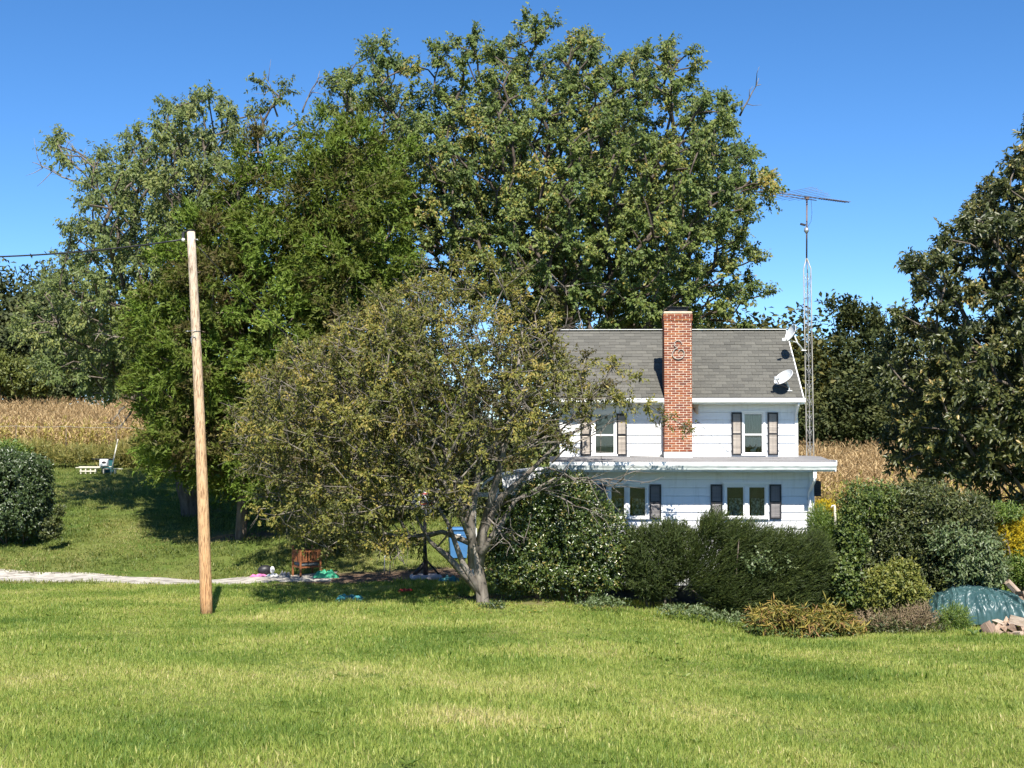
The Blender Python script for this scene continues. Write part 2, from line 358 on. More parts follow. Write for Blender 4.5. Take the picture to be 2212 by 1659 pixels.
def make_tree(name, label, Y, base_px, lumps, hd, spacing, leaf, mat, n_leaf, seed, trunk_h=.35, r0=.02, trunk_r=.4, droop=.45, spread=.75, group=None, twigs=0, bark=None, base_dz=0, alpha=.35, trunk=None, extra=None, tintv=.5, shell=1.8, bare=0.0, squash=1.2, out=.5, lift=.12):
    r = np.random.default_rng(seed)
    base = on_ground(base_px, Y); base.z -= .15
    root = thing(name, label, 'tree', base, 0, group)
    pts, outd = lump_points(lumps, Y, hd, spacing, r, shell, squash=squash)
    B = np.array(base)
    pts_ok = pts[:, 2] > ground(pts[:, 0], pts[:, 1]) + .25; pts, outd = pts[pts_ok], outd[pts_ok]
    cen = pts.mean(0); topz = pts[:, 2].max()
    if trunk is None:
        H = (topz - B[2]) * trunk_h; trunk = [B + np.array(((cen[0] - B[0]) * f * .4, 0, H * f)) for f in np.linspace(0, 1, 6)]
        trr = np.linspace(trunk_r * 1.25, trunk_r * .7, 6); trr[1] = trunk_r
    else:
        trunk = [np.array(p) for p in trunk]; trr = np.linspace(trunk_r * 1.25, trunk_r * .6, len(trunk))
    N, par, tips = skeleton(trunk, pts, r, alpha)
    lv, lt, rad = limb_mesh(N, par, r0, trunk_r=trr)
    np_obj('trunk', lv - B, lt, bark or BARK, root, smooth=True)
    TP = N[tips]; TD = nz(N[tips] - N[par[tips]]) * .6 + outd * out
    m = len(TP); K = 9; per = max(1, n_leaf // K)
    wgt = r.random(m) >= (bare(TP) if callable(bare) else bare)
    TPk, TDk = TP[wgt], TD[wgt]; m2 = len(TPk)
    tw = nz(TDk[:, None] + r.normal(size=(m2, K, 3)) * spread + np.array((0, 0, lift))); tl = spacing * r.uniform(.55, 1.05, (m2, K, 1))
    f = r.uniform(.08, 1, (m2, K, per, 1))
    P = TPk[:, None, None] + tw[:, :, None] * tl[:, :, None] * f + np.array((0, 0, -.12)) * spacing * f ** 2 + r.normal(size=(m2, K, per, 3)) * spacing * .05
    D = tw[:, :, None] * .55 + r.normal(size=P.shape) * .5 + np.array((0, 0, -droop))
    up = np.broadcast_to(np.array((.05, -.65, .7)), P.shape) + TDk[:, None, None] * .5 + r.normal(size=P.shape) * .55
    nn = P.size // 3; P = P.reshape(-1, 3); D = D.reshape(-1, 3); up = up.reshape(-1, 3)
    Lf = leaf[0] * r.uniform(.65, 1.25, nn); Wf = Lf * leaf[1]
    v, tt = leaf_tris(P, D, Lf, Wf, up)
    tint = np.repeat(np.clip(.5 + tintv * .5 * r.normal(size=(m2, 1)) + tintv * .45 * r.normal(size=(m2, K * per)), 0, 1).ravel(), 2)
    np_obj('crown', v - B, tt, mat, root, {'tint': tint}, kind='stuff')
    if twigs:
        mb_v, mb_t, bb = [], [], 0
        tk = nz(TD[:, None] + r.normal(size=(m, twigs, 3)) * spread * 1.1); tlen = spacing * r.uniform(.5, 1.3, (m, twigs, 1))
        A = np.repeat(TP[:, None], twigs, 1); mid = A + tk * tlen * .5 + r.normal(size=tk.shape) * spacing * .07; E = A + tk * tlen + r.normal(size=tk.shape) * spacing * .12
        A, mid, E = (q.reshape(-1, 3) for q in (A, mid, E))
        for p0, p1, r0_, r1_ in ((A, mid, .011, .007), (mid, E, .007, .003)):
            d = nz(p1 - p0); u = nz(np.cross(d, np.array((.3, .5, .8)))); s = np.cross(d, u)
            vv = np.stack([p0 + (u * math.cos(a) + s * math.sin(a)) * r0_ for a in (0, 2.1, 4.2)] + [p1 + (u * math.cos(a) + s * math.sin(a)) * r1_ for a in (0, 2.1, 4.2)], 1)
            q = np.arange(len(p0)) * 6 + bb; bb += len(p0) * 6
            mb_v.append(vv.reshape(-1, 3)); mb_t.append(np.stack([np.stack([q + i, q + (i + 1) % 3, q + 3 + (i + 1) % 3, q + 3 + i], -1) for i in range(3)], 1).reshape(-1, 4))
        np_obj('twigs', np.concatenate(mb_v) - B, np.concatenate(mb_t), TWIG, root, kind='stuff')
    if extra is not None:
        for grp in extra:
            mb = MB()
            for pts_, ra in grp: mb.tube([Vector(p) - base for p in pts_], [ra * (1 - .8 * i / (len(pts_) - 1)) for i in range(len(pts_))], 5)
            mb.build('bare_branch', TWIG if twigs else BARK_PALE, root)
    return root
def branchlets(p0, p1, r, n=5, spread=.35, ra=.03):
    """a bare limb with side twigs, as point lists"""
    p0, p1 = np.array(p0), np.array(p1); L = np.linalg.norm(p1 - p0); out = []
    main = [p0 + (p1 - p0) * f + r.normal(size=3) * L * .03 for f in np.linspace(0, 1, 6)]; out.append((main, ra))
    for k in range(n):
        f = r.uniform(.3, .95); q = p0 + (p1 - p0) * f; d = nz((p1 - p0) / L + r.normal(size=3) * .8); l = L * r.uniform(.2, spread + .2)
        out.append(([q, q + d * l * .5 + r.normal(size=3) * l * .08, q + d * l + r.normal(size=3) * l * .12], ra * .45))
    return out
def make_shrub(name, label, cat, Y, base_px, lumps, n, leaf, mat, seed, bias=(0, 0, .4), m=7, slen=.3, spread=.45, shell=5, kind='leaf', group=None, hd=None, tintv=.5, rnd=.35, fold=.3, droop=0, stems=5):
    r = np.random.default_rng(seed); base = on_ground(base_px, Y)
    root = thing(name, label, cat, base, 0, group); B = np.array(base); bias = np.array(bias)
    vol = []; info = []
    for l in lumps:
        px, py, rx, ry = l[:4]; dd = l[4] if len(l) > 4 else 0
        c = at(px, py, Y + dd); k = (Y + dd) / F; rad = np.array([rx * k, (hd or (rx + ry) / 2 * k), ry * k]); vol.append(rad[0] * rad[2] + rad[1] * rad[2]); info.append((c, rad))
    vol = np.array(vol) / sum(vol); P, O, TT = [], [], []
    for (c, rad), f in zip(info, vol):
        q = max(4, int(n * f)); d = nz(r.normal(size=(q, 3))); u = r.random((q, 1)) ** (1 / shell)
        lum = 1 + .13 * np.sin(d[:, :1] * 9 + c[0] * 3) * np.sin(d[:, 2:] * 8 + 1) + .07 * np.sin(d[:, 1:2] * 15 + d[:, :1] * 11)
        P.append(c + d * u * rad * lum); O.append(nz(d / rad)); TT.append(r.normal(size=q) * .3 + .35 * np.sin(d[:, 0] * 7 + 2) * np.sin(d[:, 2] * 6))
    P = np.concatenate(P); O = np.concatenate(O); TT = np.concatenate(TT)
    ok = P[:, 2] > ground(P[:, 0], P[:, 1]) + .03; P, O, TT = P[ok], O[ok], TT[ok]
    q = len(P); ax = nz(O * .6 + bias + r.normal(size=(q, 3)) * rnd); sl_ = slen * r.uniform(.6, 1.3, (q, 1))
    f = np.linspace(.05, 1, m)[None, :, None]
    LP = P[:, None] + ax[:, None] * sl_[:, None] * (f - .5)
    LD = ax[:, None] * (.9 if kind == 'needle' else .45) + r.normal(size=(q, m, 3)) * spread + np.array((0, 0, -droop))
    up = O[:, None] * .7 + np.array((.05, -.55, .6)) + r.normal(size=(q, m, 3)) * .5
    nn = q * m; Lf = leaf[0] * r.uniform(.65, 1.3, nn); Wf = Lf * leaf[1]
    fn = blade_tris if kind == 'needle' else (lambda a, b_, c_, d_, e_: leaf_tris(a, b_, c_, d_, e_, fold))
    v, tt = fn(LP.reshape(-1, 3), LD.reshape(-1, 3), Lf, Wf, up.reshape(-1, 3))
    v[:, 2] = np.maximum(v[:, 2], ground(v[:, 0], v[:, 1]) + .01)
    tint = np.clip(.5 + tintv * TT[:, None] + tintv * .4 * r.normal(size=(q, m)), 0, 1).ravel()
    if kind != 'needle': tint = np.repeat(tint, 2)
    np_obj('foliage', v - B, tt, mat, root, {'tint': tint}, kind='stuff')
    if stems:
        mb = MB(); big = [i for i in info]
        for k in range(stems):
            c, rad = big[k % len(big)]; tip = c + r.normal(size=3) * rad * .35; b0 = np.array((base[0] + r.normal() * .2, Y + r.normal() * .15, base[2] - .05)); b0[0] = b0[0] * .5 + c[0] * .5; b0[2] = ground(b0[0], b0[1]) - .05
            mb.tube([Vector(b0) - base, Vector(b0 * .5 + tip * .5 + r.normal(size=3) * .1) - base, Vector(tip) - base], [.035, .025, .012], 5)
        mb.build('stem', BARK, root)
    return root
def scatter(name, pts, rot, scl, vid, variants):
    """one object of instanced tufts: points carry rotation, scale and which tuft"""
    me = bpy.data.meshes.new(name); me.vertices.add(len(pts)); me.vertices.foreach_set('co', np.asarray(pts, np.float32).ravel())
    a = me.attributes.new('rot', 'FLOAT_VECTOR', 'POINT'); a.data.foreach_set('vector', np.asarray(rot, np.float32).ravel())
    a = me.attributes.new('scl', 'FLOAT_VECTOR', 'POINT'); a.data.foreach_set('vector', np.asarray(scl, np.float32).ravel())
    a = me.attributes.new('vid', 'INT', 'POINT'); a.data.foreach_set('value', np.asarray(vid, np.int32))
    o = bpy.data.objects.new(name, me); link(o)
    g = bpy.data.node_groups.new(name + '_scatter', 'GeometryNodeTree')
    g.interface.new_socket('Geometry', in_out='INPUT', socket_type='NodeSocketGeometry'); g.interface.new_socket('Geometry', in_out='OUTPUT', socket_type='NodeSocketGeometry')
    gi = g.nodes.new('NodeGroupInput'); go = g.nodes.new('NodeGroupOutput'); ip = g.nodes.new('GeometryNodeInstanceOnPoints'); jn = g.nodes.new('GeometryNodeJoinGeometry')
    for m_ in reversed(variants):
        ob = bpy.data.objects.new(m_.name, m_); oi = g.nodes.new('GeometryNodeObjectInfo'); oi.inputs[0].default_value = ob
        gt = g.nodes.new('GeometryNodeGeometryToInstance'); g.links.new(oi.outputs['Geometry'], gt.inputs[0]); g.links.new(gt.outputs[0], jn.inputs[0])
    def named(nm, ty, sock):
        q = g.nodes.new('GeometryNodeInputNamedAttribute'); q.data_type = ty; q.inputs[0].default_value = nm; g.links.new(q.outputs[0], ip.inputs[sock])
    ip.inputs['Pick Instance'].default_value = True
    named('vid', 'INT', 'Instance Index'); named('rot', 'FLOAT_VECTOR', 'Rotation'); named('scl', 'FLOAT_VECTOR', 'Scale')
    g.links.new(gi.outputs[0], ip.inputs['Points']); g.links.new(jn.outputs[0], ip.inputs['Instance']); g.links.new(ip.outputs[0], go.inputs[0])
    md = o.modifiers.new('scatter', 'NODES'); md.node_group = g
    return o
# ------------------------------------------------------------------ the house
PHI = R(1.5)
HO = np.array(((1465 - 1106) / F * 40, 40.0, 0.0))
HA = np.array((math.cos(PHI), -math.sin(PHI), 0)); HB = np.array((math.sin(PHI), math.cos(PHI), 0))
CAMP = np.array((0, 0, CAM_Z))
def hp(px, py, v):
    """(u, w) on the house plane at depth v that the photograph shows at (px, py)"""
    q = at(px, py, 1.0) - CAMP; Y = (v + (HO - CAMP) @ HB) / (q @ HB); p = CAMP + q * Y - HO
    return p @ HA, p[2]
def HW(u, v, z): return HO + HA * u + HB * v + np.array((0, 0, z))
house = thing('house', 'white two storey farmhouse with grey shingle roof and black shutters', 'house', HO, -PHI)

def siding(u0, u1, z0, z1, v, exposure, holes, mat=WHITE):
    k = 0; z = z0
    while z < z1 - .02:
        zt = min(z + exposure, z1)
        cuts = sorted({u0, u1, *[q for h in holes if h[2] < zt and h[3] > z for q in h[:2]]})
        for a, b in zip(cuts[:-1], cuts[1:]):
            parts = [(z, zt)]
            for h in holes:
                if h[0] <= a + 1e-4 and h[1] >= b - 1e-4:
                    parts = [q for p in parts for q in ((p[0], min(p[1], h[2])), (max(p[0], h[3]), p[1])) if q[1] - q[0] > .004]
            for p in parts:
                o0 = .034 - .026 * (p[0] - z) / exposure; o1 = .034 - .026 * (p[1] - z) / exposure
                mb = MB(); mb.add([(a, v - o0, p[0]), (b, v - o0, p[0]), (b, v, p[0]), (a, v, p[0]), (a, v - o1, p[1] - .012), (b, v - o1, p[1] - .012), (b, v, p[1] - .001), (a, v, p[1] - .001)],
                               [(0, 3, 2, 1), (4, 5, 6, 7), (0, 1, 5, 4), (1, 2, 6, 5), (2, 3, 7, 6), (3, 0, 4, 7)])
                mb.build('siding_board', mat, house)
        z = zt

# --- openings (u0, u1, z0, z1)
def rect(x0, y0, x1, y1, v):
    a = hp(x0, y1, v); b = hp(x1, y0, v); return (a[0], b[0], a[1], b[1])
VU, VL = 0.0, -1.4
W_UR = rect(1606, 892, 1648, 980, VU); W_UL = rect(1284, 893, 1328, 981, VU)
W_LR1 = rect(1568, 1050, 1608, 1117, VL); W_LR2 = rect(1616, 1050, 1654, 1117, VL)
W_LL1 = rect(1318, 1050, 1351, 1117, VL); W_LL2 = rect(1358, 1050, 1396, 1117, VL)
uL, _ = hp(1210, 900, VU); uR, _ = hp(1722, 900, VU)
lL, _ = hp(1196, 1060, VL); lR, _ = hp(1756, 1060, VL)
zE = hp(1600, 859, -.4)[1]                     # top of the eave
VRIDGE = 2.4; zR_ = hp(1460, 714, VRIDGE)[1]
zLR0 = hp(1500, 999, -2.1)[1]; zLR1 = zLR0 + .13 # low roof: front edge, at the wall
siding(uL, uR, zLR1 - .05, zE - .02, VU, .218, [W_UR, W_UL])
siding(lL, lR, .40, zLR0 - .22, VL, .222, [W_LR1, W_LR2, W_LL1, W_LL2])

def plain(name, mat, *boxes, kind=None, parent=house):
    mb = MB()
    for b_ in boxes: mb.box(*b_)
    return mb.build(name, mat, parent, kind)
# side and back walls, gables, foundation
plain('side_wall', WHITE, (uR - .08, uR - .002, .01, 4.9, -.3, zE - .02)); plain('side_wall', WHITE, (uL + .002, uL + .08, .01, 4.9, -.3, zE - .02))
plain('back_wall', WHITE, (uL + .085, uR - .085, 4.82, 4.9, -.3, zE - .02))
plain('side_wall', WHITE, (lR - .08, lR - .002, VL + .01, 1.6, -.35, zLR0 - .1)); plain('side_wall', WHITE, (lL + .002, lL + .08, VL + .01, 1.6, -.35, zLR0 - .1))
plain('back_wall', WHITE, (uR + .002, lR - .085, 1.52, 1.6, -.35, zLR0 - .1))
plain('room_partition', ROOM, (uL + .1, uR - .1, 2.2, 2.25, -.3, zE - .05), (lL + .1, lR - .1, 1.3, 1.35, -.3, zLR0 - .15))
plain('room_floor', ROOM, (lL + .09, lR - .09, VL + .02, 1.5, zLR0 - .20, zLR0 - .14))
for u_ in (uL + .04, uR - .04):
    mb = MB(); mb.add([(u_ - .035, .0, zE - .03), (u_ - .035, 4.9, zE - .03), (u_ - .035, 2.45, zR_ - .14), (u_ + .035, .0, zE - .03), (u_ + .035, 4.9, zE - .03), (u_ + .035, 2.45, zR_ - .14)], [(0, 2, 1), (3, 4, 5), (0, 1, 4, 3), (1, 2, 5, 4), (2, 0, 3, 5)]); mb.build('gable', WHITE, house)
plain('foundation', M('block_foundation', (.09, .09, .095), (.05, .05, .055), 6, .9), (lL - .01, lR + .01, VL - .012, 1.5, -1.2, .398))
# corner boards
plain('corner_board', TRIM, (lR - .10, lR + .02, VL - .055, VL - .038, .38, zLR0 - .22)); plain('corner_board', TRIM, (uR - .075, uR + .015, -.045, -.028, zLR1 - .02, zE - .1))
plain('corner_board', TRIM, (uL - .015, uL + .075, -.055, -.038, zLR1 - .02, zE - .1))

# --- main roof
rL, _ = hp(1196, 860, -.4); rR, _ = hp(1735, 860, -.4)
run = VRIDGE + .4; slope = (zR_ - zE) / run; SL = math.hypot(run, zR_ - zE); ang = math.atan2(zR_ - zE, run)
roof = MB(); th = .07
for s in (1, -1):
    v0 = -.4 if s == 1 else 2 * VRIDGE + .4
    vs = [(rL, v0, zE), (rR, v0, zE), (rR, VRIDGE - s * .001, zR_), (rL, VRIDGE - s * .001, zR_)]; lo = [(x, y, z - th) for x, y, z in vs]
    f = [(0, 1, 2, 3), (7, 6, 5, 4), (0, 4, 5, 1), (1, 5, 6, 2), (2, 6, 7, 3), (3, 7, 4, 0)]
    roof.add(vs + lo, f if s == 1 else [q[::-1] for q in f])
roof = roof.build('roof', M('roof_deck', (.07, .068, .062), (.11, .105, .1), 8, .95), house)
RM = Matrix.Translation((0, -.4, zE)) @ Matrix.Rotation(ang, 4, 'X')          # x along the eave, y up the slope, z off the roof
CH0, CH1 = hp(1435, 830, -.52)[0], hp(1495, 830, -.52)[0]
ncourse = 22; ce = (SL - .03) / ncourse; tw_ = .31
tabs = []
for k in range(ncourse):
    x = rL + (-(k % 2) * tw_ / 2) - .02 * (k % 3)
    while x < rR - .01:
        a, b_ = max(x, rL + .003), min(x + tw_ - .008, rR - .003)
        if b_ - a > .05 and not (a > CH0 - .02 and b_ < CH1 + .02 and (k + 1) * ce < .75): tabs.append((a, b_, k))
        x += tw_
tabs.sort(key=lambda q: (-(q[0] + q[1]) / 2 + .04 * q[2]))
rest = MB(); cache = {}
for i, (a, b_, k) in enumerate(tabs):
    wd = round(b_ - a, 3); h = random.choice((.010, .013, .016)); key = (wd, h)
    if i < 300:
        if key not in cache:
            mb = MB(); mb.add([(-wd / 2, 0, 0), (wd / 2, 0, 0), (wd / 2, ce + .02, 0), (-wd / 2, ce + .02, 0), (-wd / 2, 0, h), (wd / 2, 0, h), (wd / 2, ce + .02, .003), (-wd / 2, ce + .02, .003)],
                              [(0, 3, 2, 1), (4, 5, 6, 7), (0, 1, 5, 4), (1, 2, 6, 5), (2, 3, 7, 6), (3, 0, 4, 7)]); cache[key] = mb.mesh('shingle', SHINGLE)
        o = bpy.data.objects.new('shingle', cache[key]); link(o, roof); o.matrix_local = RM @ Matrix.Translation(((a + b_) / 2, .01 + k * ce + random.uniform(-.006, .006), .004 + .003 * (k % 2)))
    else:
        mm = RM @ Matrix.Translation(((a + b_) / 2, .01 + k * ce + random.uniform(-.006, .006), .004 + .003 * (k % 2)))
        vs = [(-wd / 2, 0, 0), (wd / 2, 0, 0), (wd / 2, ce + .02, 0), (-wd / 2, ce + .02, 0), (-wd / 2, 0, h), (wd / 2, 0, h), (wd / 2, ce + .02, .003), (-wd / 2, ce + .02, .003)]
        rest.add([mm @ Vector(p) for p in vs], [(0, 3, 2, 1), (4, 5, 6, 7), (0, 1, 5, 4), (1, 2, 6, 5), (2, 3, 7, 6), (3, 0, 4, 7)])
m_, t, b, L = base_mat('asphalt_shingle_field'); b.inputs['Roughness'].default_value = .95; b.inputs['Specular IOR Level'].default_value = .1
g_ = t.nodes.new('ShaderNodeNewGeometry'); rp_ = ramp(t, [(.0, (.100, .097, .085)), (.5, (.118, .114, .1)), (1, (.138, .133, .115))]); L.new(g_.outputs['Random Per Island'], rp_.inputs[0]); L.new(rp_.outputs[0], b.inputs['Base Color'])
rest.build('shingle_field', m_, roof, kind='stuff')
mb = MB(); mb.box(rL, rR, VRIDGE - .10, VRIDGE + .10, zR_ + .018, zR_ + .034); mb.build('ridge_cap', TRIM, roof)
mb = MB(); mb.box(0, SL, 0, .03, -.13, -.004, Matrix.Translation((rR + .002, -.4, zE)) @ Matrix.Rotation(ang, 4, 'X') @ Matrix.Rotation(R(90), 4, 'Z') @ Matrix.Translation((0, -.03, 0))); mb.build('rake_board', TRIM, roof)
mb = MB(); mb.box(rL, rR, -.37, -.03, zE - .19, zE - .175); mb.build('soffit', TRIM, house)
# eave gutters either side of the chimney
for a, b_ in ((rL - .01, CH0 - .01), (CH1 + .01, rR + .04)):
    mb = MB(); mb.box(a, b_, -.425, -.402, zE - .18, zE - .012); mb.box(a, b_, -.53, -.427, zE - .13, zE - .118); mb.box(a, b_, -.545, -.53, zE - .13, zE - .02); mb.box(a, b_, -.556, -.546, zE - .045, zE - .015)
    mb.build('gutter', GUTTER, house)
# --- low roof over the ground floor
fL, _ = hp(1188, 1000, -2.1); fR, _ = hp(1806, 1000, -2.1); bR, _ = hp(1750, 985, 1.7)
for nm, a, b_, v0, v1 in (('low_roof', fL, fR, -2.1, -.03), ('low_roof', uR + .016, fR, -.028, 1.75)):
    z0 = zLR0 + (zLR1 - zLR0) * (v0 + 2.1) / 2.1; z1 = zLR0 + (zLR1 - zLR0) * min(1, (v1 + 2.1) / 2.1)
    mb = MB(); vs = [(a, v0, z0), (b_, v0, z0), (b_, v1, z1), (a, v1, z1)]; lo = [(x, y, z - .1) for x, y, z in vs]
    mb.add(vs + lo, [(0, 1, 2, 3), (7, 6, 5, 4), (0, 4, 5, 1), (1, 5, 6, 2), (2, 6, 7, 3), (3, 7, 4, 0)]); mb.build(nm, ROLL, house)
plain('low_soffit', TRIM, (fL + .05, fR - .06, -2.08, 1.7, zLR0 - .215, zLR0 - .19))
plain('fascia', TRIM, (fL - .01, fR + .01, -2.135, -2.105, zLR0 - .075, zLR0 + .012), (fL - .01, fR, -2.125, -2.105, zLR0 - .24, zLR0 - .08))
plain('fascia', TRIM, (fR + .003, fR + .03, -2.10, 1.75, zLR0 - .075, zLR0 + .06), (fR - .05, fR - .02, -2.08, 1.72, zLR0 - .21, zLR0 - .103))
mb = MB(); gl, gh = fL, hp(1758, 1010, -2.1)[0]
mb.box(gl, fR - .02, -2.25, -2.137, zLR0 - .19, zLR0 - .18); mb.box(gl, fR - .02, -2.262, -2.25, zLR0 - .19, zLR0 - .085); mb.box(gl, fR - .02, -2.278, -2.263, zLR0 - .11, zLR0 - .08); mb.box(gl, gh, -2.19, -2.127, zLR0 - .262, zLR0 - .242)
mb.build('gutter', GUTTER_LOW, house)
# --- windows
def window(Wd, v, cas, double=False, curtain=None, split=.5):
    u0, u1, z0, z1 = Wd; c = cas
    mb = MB(); mb.box(u0 - c, u0, v - .055, v + .02, z0, z1); mb.box(u1, u1 + c, v - .055, v + .02, z0, z1); mb.box(u0 - c - .01, u1 + c + .01, v - .06, v + .02, z1 + .001, z1 + c); mb.box(u0 - c - .015, u1 + c + .015, v - .085, v + .02, z0 - .05, z0 - .001)
    fr = mb.build('window', TRIM, house)
    s = .035; mb = MB(); mb.box(u0 + .002, u0 + s, v - .02, v + .02, z0 + .002, z1 - .002); mb.box(u1 - s, u1 - .002, v - .02, v + .02, z0 + .002, z1 - .002); mb.box(u0 + s, u1 - s, v - .02, v + .02, z0 + .002, z0 + s); mb.box(u0 + s, u1 - s, v - .02, v + .02, z1 - s, z1 - .002)
    zm = z0 + (z1 - z0) * split
    if double: mb.box(u0 + s, u1 - s, v - .03, v + .02, zm - .022, zm + .022)
    mb.build('sash', TRIM, fr)
    panes = [(z0 + s, zm - .022), (zm + .022, z1 - s)] if double else [(z0 + s, z1 - s)]
    for a, b_ in panes:
        mb = MB(); mb.box(u0 + s + .001, u1 - s - .001, v + .004, v + .009, a + .001, b_ - .001); mb.build('pane', GLASS, fr)
    return fr
def cloth(name, u0, u1, z0, z1, v, mat, parent, waves=7, amp=.02, hem=0.0):
    n, m = 40, 6; vs = []
    for j in range(m + 1):
        for i in range(n + 1):
            f = i / n; x = u0 + (u1 - u0) * f; zz = z0 + hem * abs(math.sin(f * math.pi * 3)) if j == 0 else z0 + (z1 - z0) * j / m
            vs.append((x, v + amp * math.sin(f * waves * 6.28 + .6 * math.sin(j)), zz))
    mb = MB(); mb.add(vs, [(j * (n + 1) + i, j * (n + 1) + i + 1, (j + 1) * (n + 1) + i + 1, (j + 1) * (n + 1) + i) for j in range(m) for i in range(n)], True); return mb.build(name, mat, parent)
wn = window(W_UR, VU, .06, True, split=.47); a = W_UR; zm = a[2] + (a[3] - a[2]) * .47
cloth('curtain', a[0] + .03, a[1] - .03, zm + .02, a[3] - .06, .06, CURTAIN, wn, 2, .012)
cloth('valance', a[0] + .03, a[1] - .03, zm - .26, zm - .08, .07, PLASTICWHITE, wn, 3, .02, -.10)
mb = MB(); mb.tube([(a[0] + .30, .12, a[2] + .05), (a[0] + .34, .12, a[2] + .12), (a[0] + .46, .12, a[2] + .30)], [.06, .035, .03], 8); mb.ball((a[0] + .27, .12, a[2] + .09), .06, .05, .05); mb.build('ornament', PLASTICWHITE, wn)
wn = window(W_UL, VU, .06, True, split=.47); a = W_UL
cloth('curtain', a[0] + .03, a[1] - .03, a[2] + .05, a[3] - .14, .05, M('pale_blind', (.60, .60, .52), (.48, .48, .42), 4, .9), wn, 2, .01)
for pair in ((W_LR1, W_LR2), (W_LL1, W_LL2)):
    for a in pair:
        wn = window(a, VL, .05)
        h = a[3] - a[2]; cloth('curtain', a[0] + .10, a[1] - .03, a[2] + .03, a[2] + h * .60, VL + .10, LACE, wn, 5, .02)
        cloth('pane_reflection', a[0] + .02, a[1] - .02, a[2] + h * .60, a[3] - .02, VL + .12, M('painted_reflection', (.055, .065, .055), (.10, .11, .09), 6, .9), wn, 1, .01)  # dark green sheet: reflection in the upper glass painted as colour
    plain('window_head', TRIM, (pair[0][0] - .10, pair[1][1] + .10, VL - .10, VL - .062, pair[0][3] + .055, pair[0][3] + .11))
# --- shutters, each louvre its own slat
slat_cache = {}
def shutter(px0, px1, py0, py1, v, smat, mids=(.5,)):
    u0, z0 = hp(px0, py1, v); u1, z1 = hp(px1, py0, v); s = .043
    mb = MB(); mb.box(u0, u0 + s, v - .075, v - .04, z0, z1); mb.box(u1 - s, u1, v - .075, v - .04, z0, z1)
    rails = [z0 + s * .5, z1 - s * .5] + [z0 + (z1 - z0) * f for f in mids]
    for z in rails: mb.box(u0 + s, u1 - s, v - .074, v - .041, z - s * .5, z + s * .5)
    mb.box(u0 + s, u1 - s, v - .045, v - .04, z0 + s, z1 - s)
    sh = mb.build('shutter', BLACK, house); wd = round(u1 - u0 - 2 * s, 3)
    key = (wd, smat.name)
    if key not in slat_cache:
        q = MB(); q.box(-wd / 2, wd / 2, -.017, .017, -.003, .003, Matrix.Rotation(R(48), 4, 'X') @ Matrix.Translation((0, 0, 0))); slat_cache[key] = q.mesh('slat', smat)
    z = z0 + s * 1.4
    while z < z1 - s * 1.3:
        if all(abs(z - q) > s * .75 for q in rails):
            o = bpy.data.objects.new('slat', slat_cache[key]); link(o, sh); o.location = ((u0 + u1) / 2, v - .060, z); o.rotation_euler = (R(random.uniform(-9, 5)), 0, R(random.uniform(-.6, .6)))
        z += .034
    return sh
for x0, x1 in ((1580, 1602), (1658, 1680)): shutter(x0, x1, 891, 983, VU, SLAT)
for x0, x1 in ((1254, 1277), (1332, 1354)): shutter(x0, x1, 893, 984, VU, SLAT)
for x0, x1 in ((1535, 1560), (1662, 1687), (1403, 1428), (1284, 1309)): shutter(x0, x1, 1046, 1121, VL, SLAT_LOW, (.47,))

# --- chimney
zc0 = hp(1465, 976, -.52)[1]; zc1 = hp(1465, 693, -.52)[1]; zc2 = hp(1465, 678, -.52)[1]
mb = MB(); mb.box(CH0 + .006, CH1 - .006, -.514, .10, zc0, zc1); mb.box(CH0 - .006, CH1 + .006, -.526, .12, zc1 + .001, zc2)
chim = mb.build('chimney', MORTAR, house)
mb = MB(); mb.box(CH0, CH1, -.50, -.03, zLR1 - .06, zc0 - .002); mb.build('chimney_base', WHITE, chim)
mb = MB(); mb.bevel_box(CH0 - .015, CH1 + .015, -.535, .13, zc2 + .001, zc2 + .07, .02); mb.build('crown', M('mortar_crown', (.62, .50, .36), (.45, .36, .27), 8, .9), chim)
BM = {}
def brick_mesh(wd):
    if wd not in BM:
        mb = MB(); mb.bevel_box(-wd / 2, wd / 2, -.045, .045, -.0268, .0268, .004); BM[wd] = mb.mesh('brick', BRICK)
    return BM[wd]
side = MB(); bh = (zc1 - zc0) / round((zc1 - zc0) / .0667); nc = round((zc1 - zc0) / bh)
W_ = CH1 - CH0; bl = (W_ + .015) / 3.75 - .015
for k in range(nc + 3):
    z = zc0 + bh * (k + .5) if k < nc else zc1 + (zc2 - zc1) * ((k - nc) + .5) / 3
    ex = 0 if k < nc else .02
    x = CH0 - ex; seq = [bl, bl, bl, None] if k % 2 == 0 else [bl * .5, bl, bl, bl, None]
    for s_ in seq:
        wd = s_ if s_ else CH1 + ex - x
        if wd < .03: break
        o = bpy.data.objects.new('brick', brick_mesh(round(wd, 3))); link(o, chim); o.location = (x + wd / 2, -.475 - ex + random.uniform(-.004, .004), z); x += wd + .015
    for sx in (CH0 - ex + .0, CH1 + ex):
        y = -.425; off = (k % 2) * .1
        for a, b_ in ((y, y + .19 - off), (y + .20 - off, .12)):
            d = .04; side.box(sx if sx < 0 and False else (sx if sx == CH0 - ex else sx - d), (sx + d) if sx == CH0 - ex else sx, a, b_, z - .0285, z + .0285)
side.build('side_brickwork', M('brick_side', (.28, .085, .04), (.20, .06, .035), 9, .85), chim, kind='stuff')
cz = zc2 + .07; c0, c1 = hp(1441, 670, -.3)[0], hp(1488, 670, -.3)[0]
mb = MB(); mb.box(c0 + .05, c1 - .05, -.40, -.02, cz + .001, cz + .06); 
for a in (c0 + .06, (c0 + c1) / 2 - .015, c1 - .09):
    for y in (-.39, -.05): mb.box(a, a + .03, y, y + .02, cz + .061, cz + .125)
